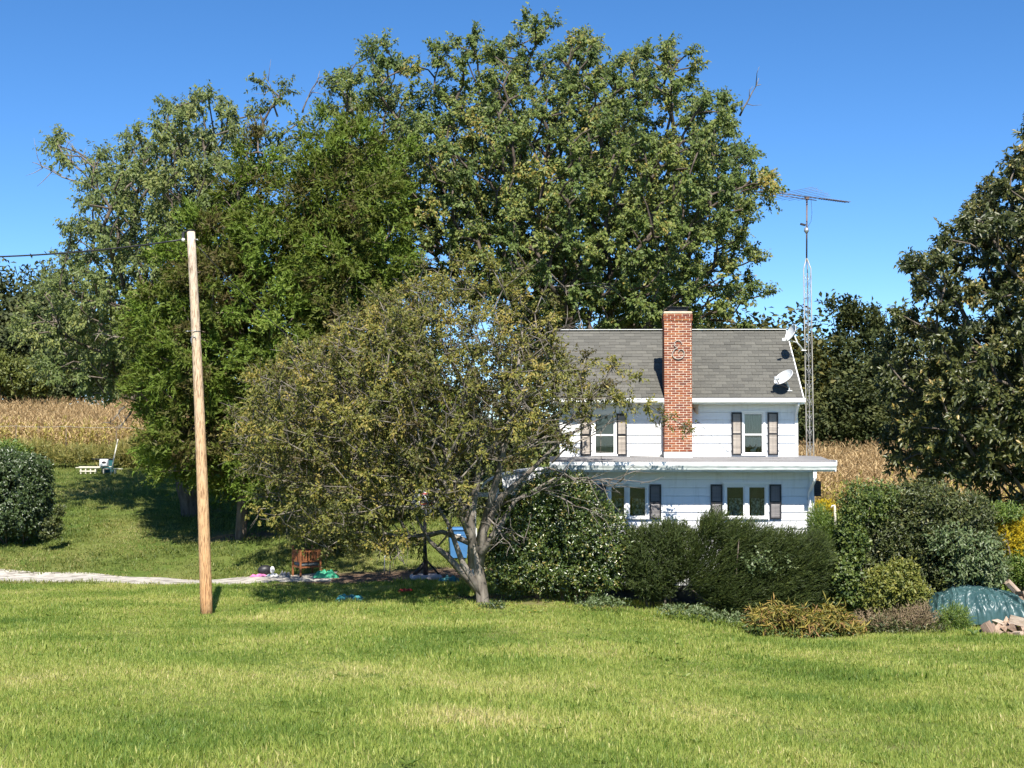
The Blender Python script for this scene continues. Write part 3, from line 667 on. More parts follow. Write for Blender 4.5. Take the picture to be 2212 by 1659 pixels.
mb.box(c0 + .03, c1 - .03, -.36, -.06, cz + .065, cz + .12)
mb.box(c0, c1, -.45, .03, cz + .126, cz + .142); mb.build('flue_cap', BLACK, chim)
# --- downspouts and fittings
d0 = hp(1431, 900, -.12)[0]
mb = MB(); zt = zLR1 + .05
mb.tube([(d0, -.47, zE - .14), (d0, -.42, zE - .2), (d0, -.10, zE - .42), (d0, -.075, zE - .5), (d0, -.075, zt + .12), (d0 - .03, -.12, zt + .03), (d0 - .14, -.16, zt), (hp(1361, 986, -.3)[0], -.30, zt - .015)], .037, 8); mb.build('downspout', TRIM, house)
d1 = hp(1720, 900, -.06)[0]
mb = MB(); mb.tube([(d1, -.48, zE - .14), (d1, -.44, zE - .22), (d1, -.09, zE - .45), (d1, -.085, zE - .62)], .035, 8); mb.build('downspout', TRIM, house)
d2 = hp(1749, 1100, VL)[0]
mb = MB(); mb.box(d2 - .045, d2 + .045, -2.21, -2.13, zLR0 - .42, zLR0 - .2); mb.tube([(d2, -2.17, zLR0 - .40), (d2, -2.10, zLR0 - .50), (d2 - .02, VL - .12, zLR0 - .80), (d2 - .02, VL - .10, zLR0 - .95), (d2 - .02, VL - .10, -.2)], .045, 8); mb.build('downspout', TRIM, house)
fx, fz = hp(1501, 876, -.30)
mb = MB(); mb.ball((fx, -.18, fz), .12, .13, .10); mb.tube([(fx + .02, -.20, fz - .04), (fx + .05, -.25, fz - .16), (fx + .08, -.26, fz - .24)], [.085, .06, .02], 8); mb.build('eave_lamp', M('tan_fixture', (.50, .38, .26), (.36, .26, .18), 9, .7), house)
cb = MB(); u0, z0 = hp(1503, 905, -.03); u1, z1 = hp(1575, 978, -.03); cb.tube([(u0, -.033, z0), (u0 * .6 + u1 * .4, -.034, z0 * .6 + z1 * .4 - .0), (u1, -.034, z1)], .006, 4); cb.build('wire', M('grey_wire', (.45, .45, .45)), house)
# --- porch at the left end with its arched hood
pm = MB(); hx0, hz0 = hp(1042, 1040, .5); hx1, hz1 = hp(1192, 1010, .5)
arc = [(hx0 + (hx1 - hx0) * (1 - math.cos(a * math.pi / 2 / 10)) , hz0 - .15 + (hz1 - hz0 + .15) * math.sin(a * math.pi / 2 / 10)) for a in range(11)]
vs = []
for x, z in arc: vs += [(x, -.1, z), (x, 1.6, z), (x, 1.6, z - .07), (x, -.1, z - .07)]
fs = [(i * 4 + k, i * 4 + (k + 1) % 4, i * 4 + 4 + (k + 1) % 4, i * 4 + 4 + k) for i in range(10) for k in range(4)] + [(0, 1, 2, 3), (43, 42, 41, 40)]
pm.add(vs, fs, True); pm.build('porch_hood', TRIM, house)
xa = hp(1080, 1030, .5)[0]
mb = MB(); mb.add([(x, -.06, z - .075) for x, z in arc if x > xa] + [(hx1, -.06, hz0 - .36), (xa + .1, -.06, hz0 - .36)], [tuple(range(len([1 for x, z in arc if x > xa]) + 2))]); mb.box(xa + .1, hx1 - .01, -.055, -.02, hz0 - .35, hz0 - .05); mb.build('porch_gable', WHITE, house)
gz = float(ground(HO[0] + hx0, 41)); 
for px in (1024, 1073, 1124):
    x = hp(px, 1060, .0)[0]; mb = MB(); mb.bevel_box(x - .06, x + .06, -.06, .06, gz - .2, hz0 - (.16 if px > 1030 else .1) + (.35 if px > 1100 else 0), .01); mb.build('porch_post', TRIM, house)
plain('porch_beam', TRIM, (hp(1020, 1000, 0)[0], hx1 - .02, .065, .14, hz0 - .42, hz0 - .30))

# --- script letter hung on the chimney
ez = lambda x, y: (lambda q: (q[0], -.545, q[1]))(hp(2500 / 1.8228 + x / 2.5514 / 1.8228, 1200 / 1.8228 + y / 2.5514 / 1.8228, -.545))
pts = [(470, 392), (460, 368), (436, 358), (408, 368), (396, 396), (404, 420), (428, 434), (404, 446), (384, 470), (378, 500), (392, 530), (425, 545), (462, 540), (488, 518), (497, 486), (486, 458), (462, 450), (444, 460), (438, 478)]
P_ = [Vector(ez(*p)) for p in pts]; sm = []
for i in range(len(P_) - 1):
    p0, p1, p2, p3 = P_[max(i - 1, 0)], P_[i], P_[i + 1], P_[min(i + 2, len(P_) - 1)]
    for k in range(4):
        f = k / 4; sm.append(.5 * ((2 * p1) + (p2 - p0) * f + (2 * p0 - 5 * p1 + 4 * p2 - p3) * f * f + (3 * p1 - p0 - 3 * p2 + p3) * f ** 3))
sm.append(P_[-1]); mb = MB(); mb.tube(sm, [.010 + .006 * math.sin(math.pi * i / len(sm)) for i in range(len(sm))], 6)
o = mb.build('wall_letter', M('letter_metal', (.42, .37, .32), (.28, .24, .20), 8, .6)); o.location = HO; o.rotation_euler = (0, 0, -PHI)
tag(o, 'pale scrolled script letter E hung on the brick chimney', 'letter')
# --- window air conditioner on the end wall
ac = thing('air_conditioner', 'brown boxy air conditioner sticking out of the right end wall of the house', 'air conditioner', HW(lR, -.7, hp(1760, 1072, -.7)[1]), -PHI)
mb = MB(); mb.bevel_box(.0, .36, 0, .55, 0, .42, .015); mb.build('case', M('brown_case', (.05, .042, .036), (.08, .065, .055), 8, .6), ac)
for k in range(6): mb = MB(); mb.box(.05, .30, -.012, -.001, .06 + k * .055, .085 + k * .055); mb.build('louver', BLACK, ac)

# ------------------------------------------------------------------ antenna tower and dishes
YT = 41.0
tower = thing('antenna_tower', 'tall lattice television antenna tower with pale legs beside the house', 'tower', (0, 0, 0))
def tp(px, py, dY=0): return Vector(at(px, py, YT + dY))
gzt = float(ground(9, YT)) - .1
legs = []
for px0, px1, dY in ((1736, 1742.5, 0), (1751.5, 1758, 0.02), (1744, 1750, .22)):
    a = tp(px0, 580, dY); b_ = tp(px1, 985, dY); d = (b_ - a) / (a.z - b_.z); foot = b_ + d * (b_.z - gzt); top = tp(1742.5, 556, .08)
    legs.append((a, foot)); mb = MB(); mb.tube([top, a, a * .5 + foot * .5, foot], .0155, 6); mb.build('leg', LEGPAINT, tower)
nb = 21
for k in range(nb):
    for i, j in ((0, 1), (1, 2), (2, 0)):
        f0, f1 = .015 + k / nb * .97, .015 + (k + 1) / nb * .97; P0 = lambda q, f: legs[q][0] * (1 - f) + legs[q][1] * f
        mb = MB(); mb.tube([P0(i, f0), P0(j, f0)], .0045, 4); mb.tube([P0(i, f0), P0(j, f1)], .004, 4); mb.tube([P0(j, f0), P0(i, f1)], .004, 4); mb.build('brace', METAL, tower)
mt = tp(1743, 428, .08)
mb = MB(); mb.tube([tp(1742.5, 562, .08), mt], .024, 8); mb.build('mast', RUST, tower)
mb = MB(); c = tp(1742, 497, .08); mb.tube([c - Vector((0, 0, .10)), c - Vector((0, 0, .03)), c + Vector((0, 0, .07))], [.03, .075, .055], 8); mb.build('rotor', METAL, tower)
mb = MB(); c = tp(1738, 486, .05); mb.bevel_box(-.13, .03, -.03, .03, -.03, .03, .008, Matrix.Translation(c) @ Matrix.Rotation(.25, 4, 'Y')); mb.build('amplifier', BLACK, tower)
mb = MB(); mb.tube([mt + Vector((.12, 0, 0)), tp(1754, 460, .05), tp(1752, 478, .05), tp(1744, 492, .05)], .006, 4); mb.build('coax_cable', BLACK, tower)
ant = thing('television_antenna', 'long rooftop television antenna with many thin rods on top of the tower', 'antenna', mt)
e0, e1 = Vector(at(1684, 417, 40.3)) - mt, Vector(at(1834, 437, 41.9)) - mt; ax = (e1 - e0).normalized(); el = Vector((ax.y, -ax.x, 0)).normalized()
mb = MB(); mb.tube([e0, e1], .014, 6); mb.tube([e0 + Vector((0, 0, -.07)), e0 + ax * 1.5 + Vector((0, 0, -.075))], .011, 6); mb.box(-.06, .06, -.05, .05, -.04, .05); mb.build('boom', RUST, ant)
tot = (e1 - e0).length
for i, (f, ln) in enumerate([(.03, 1.25), (.10, 1.2), (.17, 1.05), (.24, 1.0), (.32, .85), (.40, .8), (.47, .62), (.54, .5)] + [(.60 + .034 * k, .13) for k in range(12)]):
    p = e0 + ax * tot * f; mb = MB(); mb.tube([p - el * ln, p + el * ln], .0055 if ln > .2 else .009, 4); mb.build('rod', RUST, ant)
def dish(name, label, c, axis, rad, lnb, foot, elbow, mark=None):
    root = thing(name, label, 'satellite dish', foot); c = Vector(c) - Vector(foot); ax_ = Vector(axis).normalized(); M4 = Matrix.Translation(c) @ ax_.to_track_quat('Z', 'Y').to_matrix().to_4x4()
    mb = MB(); n, rr = 28, 6; front, back = [], []
    for th_, arr in ((0, front), (-.012, back)):
        arr.append((0, 0, th_))
        for j in range(1, rr + 1):
            q = j / rr
            for i in range(n): a = 2 * math.pi * i / n; arr.append((rad * q * math.cos(a), rad * 1.06 * q * math.sin(a), .09 * q * q + th_ + (.01 if j == rr and th_ == 0 else 0)))
    for arr, fl, mat_, nm in ((front, 1, DISHGREY, 'reflector'), (back, -1, DISHDARK, 'reflector_back')):
        m2 = MB(); fs = [(0, 1 + i, 1 + (i + 1) % n) for i in range(n)] + [(1 + j * n + i, 1 + (j + 1) * n + i, 1 + (j + 1) * n + (i + 1) % n, 1 + j * n + (i + 1) % n) for j in range(rr - 1) for i in range(n)]
        m2.add([M4 @ Vector(p) for p in arr], [f[::fl] for f in fs], True); m2.build(nm, mat_, root)
    m2 = MB(); m2.tube([M4 @ Vector((rad * math.cos(2 * math.pi * i / n), rad * 1.06 * math.sin(2 * math.pi * i / n), .098)) for i in range(n + 1)], .008, 5); m2.build('rim', PLASTICWHITE, root)
    lv = Vector(lnb) - Vector(foot); low = M4 @ Vector((0, -rad * .95, .07)); el_ = Vector(elbow) - Vector(foot)
    m2 = MB(); m2.tube([el_, low, lv], .016, 6); m2.build('arm', RUST if mark else PLASTICWHITE, root)
    m2 = MB(); m2.bevel_box(-.05, .05, -.04, .04, -.045, .045, .012, Matrix.Translation(lv)); m2.tube([lv, lv + (c - lv).normalized() * .11], [.03, .045], 8); m2.build('feed_horn', PLASTICWHITE if not mark else DISHGREY, root)
    m2 = MB(); m2.tube([Vector((0, 0, 0)), el_, c - ax_ * .03], [.025, .022, .022], 8); m2.box(-.07, .07, -.07, .07, -.012, .012); m2.build('mount', PLASTICWHITE, root)
    return root, M4
up_y = 40.75
dish('satellite_dish', 'upper satellite dish on a white bent arm beside the tower, above the roof edge', at(1713.5, 722, up_y), (-.86, -.27, .43), .245, at(1693, 734, up_y - .2), at(1736, 757, 40.97), at(1722, 740, up_y + .05))
fu, fv = hp(1703, 846, -.1)[0], None
def roof_pt(px, py):
    for v in np.linspace(-.4, VRIDGE, 400):
        u, z = hp(px, py, v)
        if z < zE + (v + .4) * slope: return HW(u, v, zE + (v + .4) * slope + .02)
    return HW(u, v, z)
ft = roof_pt(1705, 846); cc = at(1696, 820, ft[1] - .12)
rt, M4 = dish('satellite_dish', 'lower satellite dish with pale lettering tilted on the grey shingles', cc, (-.56, -.40, .73), .285, at(1676, 817, ft[1] - .35), ft, at(1704, 838, ft[1] - .02), True)
fc = bpy.data.curves.new('lettering', 'FONT'); fc.body = 'DIRECTV'; fc.size = .085; fc.align_x = 'CENTER'; fc.extrude = .001; fc.materials.append(PLASTICWHITE)
tmp_ = bpy.data.objects.new('lettering_curve', fc); me_ = bpy.data.meshes.new_from_object(tmp_); me_.materials.clear(); me_.materials.append(PLASTICWHITE); bpy.data.objects.remove(tmp_)
fo = bpy.data.objects.new('lettering', me_); link(fo, rt)
xa_ = Vector((.79, 0, .61)); 
zax = Vector((M4[0][2], M4[1][2], M4[2][2])); xax = (xa_ - zax * xa_.dot(zax)).normalized(); yax = zax.cross(xax)
cen_ = Vector((M4[0][3], M4[1][3], M4[2][3]))
fo.matrix_local = Matrix(((xax.x, yax.x, zax.x, 0), (xax.y, yax.y, zax.y, 0), (xax.z, yax.z, zax.z, 0), (0, 0, 0, 1)))
fo.location = cen_ + zax * .045 + xax * .04 + yax * .02
m2 = MB(); m2.tube([cen_ + zax * .05 - xax * .17 + yax * .04, cen_ + zax * .054 - xax * .17 + yax * .04], .035, 14); m2.build('emblem', PLASTICWHITE, rt)

# ------------------------------------------------------------------ leaf colours
MAPLE = leaf_mat('maple_leaf', [(0, (.055, .090, .024)), (.35, (.090, .132, .033)), (.65, (.128, .165, .040)), (.92, (.175, .190, .048)), (1, (.25, .20, .05))], under=(.20, .23, .125), rough=.5, spec=.28, trans=.3, gain=(1.25, 1.2, 1.15))
MAPLE_B = leaf_mat('silver_leaf', [(0, (.060, .096, .034)), (.4, (.098, .146, .050)), (.75, (.138, .185, .066)), (1, (.19, .22, .08))], under=(.22, .255, .155), rough=.5, spec=.3, trans=.3, gain=(1.32, 1.15, .92))
CEDAR = leaf_mat('cedar_scale', [(0, (.085, .068, .024)), (.22, (.090, .105, .018)), (.6, (.105, .148, .022)), (.9, (.125, .180, .028)), (1, (.17, .21, .04))], rough=.6, spec=.2, trans=.25, gain=(1.08, 1.12, 1.05))
CRAB = leaf_mat('apple_leaf', [(0, (.060, .050, .028)), (.2, (.060, .070, .024)), (.5, (.095, .108, .034)), (.8, (.140, .142, .042)), (1, (.195, .165, .058))], rough=.5, spec=.25, trans=.25, gain=(1.5, 1.40, 1.0))
OAK = leaf_mat('oak_leaf', [(0, (.030, .042, .016)), (.45, (.050, .062, .020)), (.85, (.080, .088, .030)), (.97, (.11, .10, .035)), (1, (.24, .18, .06))], under=(.09, .10, .055), rough=.4, spec=.4, trans=.25, gain=(1.4, 1.34, 1.1))
WOOD = leaf_mat('woodland_leaf', [(0, (.030, .042, .016)), (.5, (.046, .062, .022)), (1, (.080, .090, .030))], rough=.6, spec=.25, trans=.2, gain=(1.15, 1.1, 1))
WOOD_B = leaf_mat('olive_leaf', [(0, (.055, .060, .018)), (.5, (.085, .085, .022)), (1, (.14, .12, .03))], rough=.6, spec=.25, trans=.15)
HOLLY = leaf_mat('holly_leaf', [(0, (.035, .055, .014)), (.5, (.060, .095, .020)), (.85, (.120, .145, .030)), (1, (.25, .20, .06))], rough=.3, spec=.55, trans=.12)
YEW = leaf_mat('yew_needle', [(0, (.024, .036, .011)), (.5, (.044, .068, .016)), (1, (.085, .110, .026))], rough=.55, spec=.2, trans=.1, gain=(.85, .82, .8))
CLIPPED = leaf_mat('hedge_leaf', [(0, (.025, .045, .016)), (.5, (.048, .075, .024)), (1, (.085, .115, .035))], rough=.35, spec=.5, trans=.12)
LUSH = leaf_mat('lush_leaf', [(0, (.060, .105, .020)), (.5, (.105, .165, .028)), (1, (.19, .235, .045))], rough=.45, spec=.35, trans=.25)
LUSH_D = leaf_mat('deep_green_leaf', [(0, (.045, .072, .018)), (.5, (.078, .115, .024)), (1, (.15, .175, .035))], rough=.45, spec=.35, trans=.2)  # darker green version of the lush leaf
DARKBUSH = leaf_mat('thicket_leaf', [(0, (.035, .042, .016)), (.5, (.060, .076, .022)), (.85, (.095, .11, .03)), (1, (.16, .15, .05))], rough=.45, spec=.35, trans=.15)
VINE = leaf_mat('vine_leaf', [(0, (.065, .100, .035)), (.5, (.105, .145, .055)), (1, (.17, .20, .09))], rough=.4, spec=.4, trans=.2)
YELLOW = leaf_mat('yellow_leaf', [(0, (.07, .09, .025)), (.35, (.17, .16, .035)), (.65, (.30, .245, .05)), (.85, (.36, .27, .07)), (1, (.28, .16, .07))], rough=.55, spec=.25, trans=.25)
GOLD = leaf_mat('goldenrod_flower', [(0, (.14, .16, .03)), (.4, (.42, .32, .02)), (1, (.62, .45, .03))], rough=.7, spec=.1, trans=.25)
DRYWEED = leaf_mat('dry_weed', [(0, (.10, .09, .04)), (.5, (.19, .145, .085)), (1, (.28, .20, .13))], rough=.7, spec=.15, trans=.2)
GRASS = leaf_mat('grass_blade', [(0, (.105, .180, .032)), (.3, (.205, .285, .052)), (.52, (.33, .385, .085)), (.74, (.45, .455, .135)), (.92, (.55, .49, .21)), (1, (.60, .50, .26))], rough=.5, spec=.3, trans=.42, patch=(.30, 1.7))
GRASS_FAR = leaf_mat('duller_grass', [(0, (.080, .125, .028)), (.3, (.145, .190, .045)), (.52, (.22, .250, .065)), (.74, (.31, .300, .10)), (1, (.42, .36, .17))], rough=.5, spec=.3, trans=.4, patch=(.25, 1.6))
CORN = leaf_mat('dry_corn', [(0, (.20, .13, .065)), (.5, (.37, .255, .125)), (1, (.50, .38, .20))], rough=.7, spec=.2, trans=.2)
CORN_G = leaf_mat('corn_edge', [(0, (.22, .21, .045)), (.5, (.38, .32, .085)), (1, (.48, .39, .13))], rough=.7, spec=.2, trans=.25)

# ------------------------------------------------------------------ big trees
rb = np.random.default_rng(5)
L_mid = [(1000, 170, 70, 105), (930, 115, 35, 45), (1160, 110, 52, 85), (1085, 185, 48, 110), (1250, 185, 55, 100), (1440, 165, 62, 75), (1340, 190, 58, 54), (1530, 270, 58, 75), (1330, 330, 120, 100), (1060, 340, 110, 105), (950, 330, 62, 115), (1480, 380, 105, 90), (1230, 400, 95, 90), (1400, 500, 120, 85), (1545, 470, 75, 55), (1640, 405, 48, 36), (1590, 545, 50, 34), (1540, 610, 85, 45), (1605, 648, 48, 34), (1390, 640, 120, 54), (990, 470, 95, 85), (1140, 510, 110, 100), (1250, 610, 110, 75), (1480, 660, 80, 50), (1200, 270, 45, 70), (1420, 560, 90, 70), (1300, 520, 90, 70), (890, 420, 48, 90), (930, 540, 70, 70), (1050, 600, 90, 54), (1560, 690, 60, 28), (1570, 380, 60, 70), (1370, 700, 110, 40), (1180, 690, 90, 54)]
B1 = np.array(on_ground(1235, 55)); tr_mid = [B1 + np.array(p) for p in ((0, 0, -.2), (0, 0, 1.2), (.05, .1, 2.4), (.1, .1, 3.4))]
ex = []
for a, b_, yy in (((1160, 560), (1235, 640), 50.5), ((1240, 640), (1260, 715), 50.5), ((1200, 620), (1330, 615), 50.6), ((1180, 490), (1250, 540), 50.3), ((1600, 250), (1640, 170), 55)):
    ex.append(branchlets(at(*a, yy), at(*b_, yy - .3), rb, 4, .3, .045))
make_tree('maple_tree', 'tallest broad maple tree rising behind the house roof and chimney', 55, 1235, L_mid, 6.0, .82, (.145, .58), MAPLE, 265, 11, r0=.030, trunk_r=.62, trunk=tr_mid, bark=M('maple_bark', (.05, .04, .03), (.13, .10, .08), 9, .9, .6, 25, stretch=(1, 1, .25)), extra=ex, tintv=.36, group='large maples around the house', lift=.42)
L_left = [(425, 265, 85, 62), (520, 260, 58, 55), (350, 335, 85, 62), (280, 400, 85, 62), (250, 480, 85, 72), (420, 420, 125, 95), (185, 555, 62, 62), (155, 640, 75, 72), (130, 705, 72, 52), (260, 640, 105, 92), (380, 560, 95, 92), (610, 205, 42, 48), (620, 285, 58, 55), (150, 770, 85, 52), (260, 780, 95, 62), (255, 850, 55, 26), (100, 690, 46, 34), (215, 345, 22, 16), (145, 330, 26, 18), (350, 720, 80, 90), (560, 350, 70, 54), (330, 480, 70, 54), (120, 310, 14, 14)]
ex = []
for a, b_, yy in (((190, 400), (65, 352), 57), ((180, 375), (115, 300), 57), ((200, 380), (150, 310), 57), ((600, 250), (575, 165), 57), ((650, 250), (690, 160), 57), ((300, 745), (345, 700), 53), ((270, 730), (200, 720), 53), ((330, 560), (360, 500), 53), ((270, 880), (235, 915), 54), ((285, 885), (255, 930), 54)):
    ex.append(branchlets(at(*a, yy), at(*b_, yy - .3), rb, 5, .35, .045))
make_tree('maple_tree', 'wide silvery maple tree on the left behind the pole with bare twigs at its edge', 57, 425, L_left, 4.6, .88, (.155, .50), MAPLE_B, 215, 12, r0=.030, trunk_r=.5, trunk_h=.2, extra=ex, tintv=.4, group='large maples around the house', droop=.55)
L_gap = [(822, 140, 46, 54), (760, 190, 46, 50), (835, 240, 56, 80), (735, 255, 40, 50), (862, 345, 40, 85), (785, 320, 55, 54), (800, 420, 60, 80), (870, 470, 40, 70), (720, 340, 40, 54)]
make_tree('maple_tree', 'slender maple crown between the wide left maple and the tallest maple', 59, 800, L_gap, 3.2, .95, (.15, .56), MAPLE, 320, 13, r0=.030, trunk_r=.35, trunk_h=.4, tintv=.38, group='large maples around the house', lift=.42)

# ------------------------------------------------------------------ red cedars: limbs with hanging feathery sprays
def cedar(name, label, Y, base_px, lumps, n, seed, group):
    r = np.random.default_rng(seed); base = on_ground(base_px, Y); B = np.array(base)
    root = thing(name, label, 'tree', base, 0, group)
    pts, out = lump_points(lumps, Y, 2.6, .66, r, 3.0, squash=1.05)
    ok = pts[:, 2] > ground(pts[:, 0], pts[:, 1]) + .3; pts, out = pts[ok], out[ok]
    H = pts[:, 2].max() - B[2]; trunk = [B + np.array((.15 * math.sin(f * 5), 0, H * .9 * f - .2)) for f in np.linspace(0, 1, 12)]
    N, par, tips = skeleton(trunk, pts, r, .15); lv, lt, _ = limb_mesh(N, par, .02, .4, trunk_r=np.linspace(.24, .05, 12))
    np_obj('trunk', lv - B, lt, M('cedar_bark', (.10, .07, .05), (.22, .17, .13), 9, .9, .5, 30, stretch=(1, 1, .2)), root, smooth=True)
    m = len(pts); K = n; TT = np.clip(.45 + .22 * r.normal(size=(m, 1)) + .12 * np.sin(pts[:, :1] * 1.3) + .12 * r.normal(size=(m, K)), 0, 1)
    hue = (np.sin(pts[:, :1] * .9 + 1.7) * np.sin(pts[:, 2:] * 1.1) > .55) * -.22
    ax = nz(out[:, None] * .75 + r.normal(size=(m, K, 3)) * .55 + np.array((0, -.1, .32)))
    P0 = pts[:, None] + r.normal(size=(m, K, 3)) * .17
    nb = 8; f = np.linspace(.0, 1, nb)[None, None, :, None]; sl_ = r.uniform(.28, .6, (m, K, 1, 1))
    LP = P0[:, :, None] + ax[:, :, None] * sl_ * f + np.array((0, 0, -.10)) * f ** 2
    LD = ax[:, :, None] * .9 + r.normal(size=LP.shape) * .55
    up = out[:, None, None] * .7 + np.array((0, -.4, .5)) + r.normal(size=LP.shape) * .5
    q = LP.size // 3; Lf = .17 * r.uniform(.6, 1.3, q) ; Wf = Lf * .38
    v, tt = blade_tris(LP.reshape(-1, 3), LD.reshape(-1, 3), Lf, Wf, up.reshape(-1, 3))
    tint = np.repeat(np.clip(TT + hue, 0, 1)[:, :, None], nb, 2).ravel()
    np_obj('crown', v - B, tt, CEDAR, root, {'tint': tint}, kind='stuff')
L_c1 = [(375, 560, 45, 50), (345, 690, 62, 70), (335, 840, 46, 80), (345, 950, 45, 55), (450, 515, 62, 62), (470, 630, 95, 105), (440, 790, 115, 105), (420, 930, 95, 75), (540, 420, 62, 80), (560, 330, 36, 54), (600, 540, 95, 105), (590, 700, 105, 115), (590, 860, 110, 95), (520, 990, 80, 48), (610, 1000, 60, 50), (680, 980, 60, 50), (470, 1000, 70, 40), (560, 1035, 80, 34), (500, 1035, 50, 26), (380, 1010, 50, 26), (400, 985, 50, 34), (630, 1035, 50, 28), (640, 430, 60, 70), (700, 880, 60, 90)]
L_c2 = [(770, 330, 62, 62), (700, 290, 36, 36), (800, 440, 80, 90), (830, 580, 62, 70), (715, 400, 70, 90), (745, 560, 92, 100), (870, 340, 24, 32), (690, 560, 60, 90), (740, 700, 90, 80), (850, 680, 60, 54), (760, 820, 90, 90), (850, 800, 80, 80), (900, 900, 90, 80), (800, 940, 90, 70)]
cedar('cedar_tree', 'olive red cedar with feathery foliage to the ground just behind the wooden pole', 52, 520, L_c1, 38, 21, 'red cedars')
cedar('cedar_tree', 'brownish red cedar with hanging tufts behind the twiggy apple tree', 51.5, 770, L_c2, 34, 22, 'red cedars')

# ------------------------------------------------------------------ the twiggy apple tree in front
L_a = [(960, 600, 80, 52), (1075, 625, 92, 62), (905, 680, 110, 72), (1150, 700, 82, 70), (1020, 755, 135, 90), (800, 740, 100, 72), (705, 790, 100, 62), (620, 850, 100, 62), (560, 920, 60, 50), (680, 935, 110, 62), (820, 880, 120, 82), (960, 900, 120, 92), (1115, 850, 100, 82), (1325, 785, 50, 36), (1250, 805, 60, 40), (1345, 825, 45, 32), (1420, 895, 40, 22), (1270, 850, 75, 34), (1370, 865, 50, 22), (1455, 905, 34, 22), (640, 1050, 82, 50), (760, 1040, 100, 52), (880, 1030, 100, 52), (705, 1125, 75, 34), (800, 1140, 82, 34), (880, 1150, 52, 30), (980, 1055, 70, 50), (590, 1000, 55, 50), (620, 1105, 50, 34), (720, 1165, 70, 26, -.8), (830, 1180, 60, 24, -.8), (660, 1010, 80, 50, -1.5), (780, 1080, 90, 50, -1.6), (900, 1095, 70, 40, -1.4), (760, 880, 80, 50, -1.8), (880, 960, 80, 50, -1.8), (1000, 880, 80, 50, -1.8), (1060, 950, 80, 72), (1190, 780, 55, 45), (1230, 860, 60, 50), (1180, 940, 50, 40), (760, 960, 70, 40), (640, 960, 90, 60, 5), (740, 900, 90, 60, 6), (820, 980, 90, 60, 5), (700, 820, 80, 50, 5.5), (600, 1080, 60, 40, -.6), (570, 1000, 50, 40), (600, 900, 80, 70, 8), (680, 1000, 90, 60, 8), (560, 980, 60, 60, 9), (640, 880, 70, 60, 10)]  # far-back left lumps are extra canopy, added to shade the lawn behind
YA = 36.4; B3 = on_ground(1043, YA)
def ap(px, py, y=YA): return np.array(at(px, py, y))
tr_a = [ap(1043, 1308), ap(1038, 1260), ap(1030, 1215), ap(1022, 1175)]
ex = []
for a, b_, y0, y1 in (((1180, 1010), (1335, 1058), 36, 35.4), ((1200, 1030), (1395, 1045), 36, 35.2), ((1080, 1090), (1250, 1035), 36.2, 35.6), ((1060, 1130), (1140, 1165), 36, 35.3), ((1060, 1120), (1110, 1190), 36, 35.2), ((1180, 1060), (1290, 1110), 36, 35.3), ((1150, 960), (1260, 900), 36, 35.5), ((1190, 990), (1330, 905), 36, 35.8), ((900, 1060), (800, 1110), 36, 35.3), ((880, 1050), (760, 1095), 36, 35.3), ((850, 1150), (870, 1215), 36, 35.4), ((940, 770), (945, 660), 36, 35.5), ((1050, 800), (1150, 720), 36, 35.4), ((700, 830), (640, 790), 36, 35), ((1000, 900), (1090, 820), 36, 34.6), ((900, 830), (960, 780), 36, 34.2), ((1120, 760), (1230, 700), 36, 35.6), ((740, 930), (690, 900), 35.5, 34.5), ((1170, 900), (1060, 840), 35.5, 34.4), ((1000, 980), (1060, 890), 35.4, 34.4), ((930, 1000), (880, 930), 35.4, 34.3), ((820, 1000), (740, 980), 35.4, 34.3), ((1100, 1000), (1170, 930), 35.4, 34.5), ((950, 1180), (1000, 1080), 36, 35), ((1060, 1180), (1090, 1060), 36, 35)):
    ex.append(branchlets(ap(*a, y0), ap(*b_, y1), rb, 8, .45, .030))
for pts_ in ([(1040, 1290), (1000, 1215), (965, 1140), (930, 1060)], [(1038, 1285), (975, 1200), (935, 1165), (880, 1090)], [(1035, 1240), (1050, 1150), (1075, 1080), (1150, 1010), (1215, 940), (1290, 900)], [(1030, 1230), (1020, 1120), (1040, 1000), (1020, 860), (950, 740), (945, 640)], [(1040, 1200), (1085, 1130), (1120, 1080), (1200, 1040)], [(1030, 1200), (985, 1080), (900, 960), (800, 860)], [(1035, 1180), (1080, 1000), (1110, 850), (1130, 720)]):
    ex.append([([ap(x, y, YA - .02 * i) + rb.normal(size=3) * .05 for i, (x, y) in enumerate(pts_)], .12)])
make_tree('apple_tree', 'twiggy half bare apple tree with browning leaves in front of the house', YA, 1043, L_a, 2.6, .50, (.098, .46), CRAB, 126, 31, r0=.011, trunk_r=.15, trunk=tr_a, bark=BARK_PALE, twigs=4, extra=ex, tintv=.5, droop=.25, spread=.9, alpha=.3, bare=lambda p: np.where(p[:, 0] > 1.6, .04, np.where(p[:, 0] > -1.6, np.where(p[:, 2] < 5.2, .48, .14), .03)), shell=1.5)

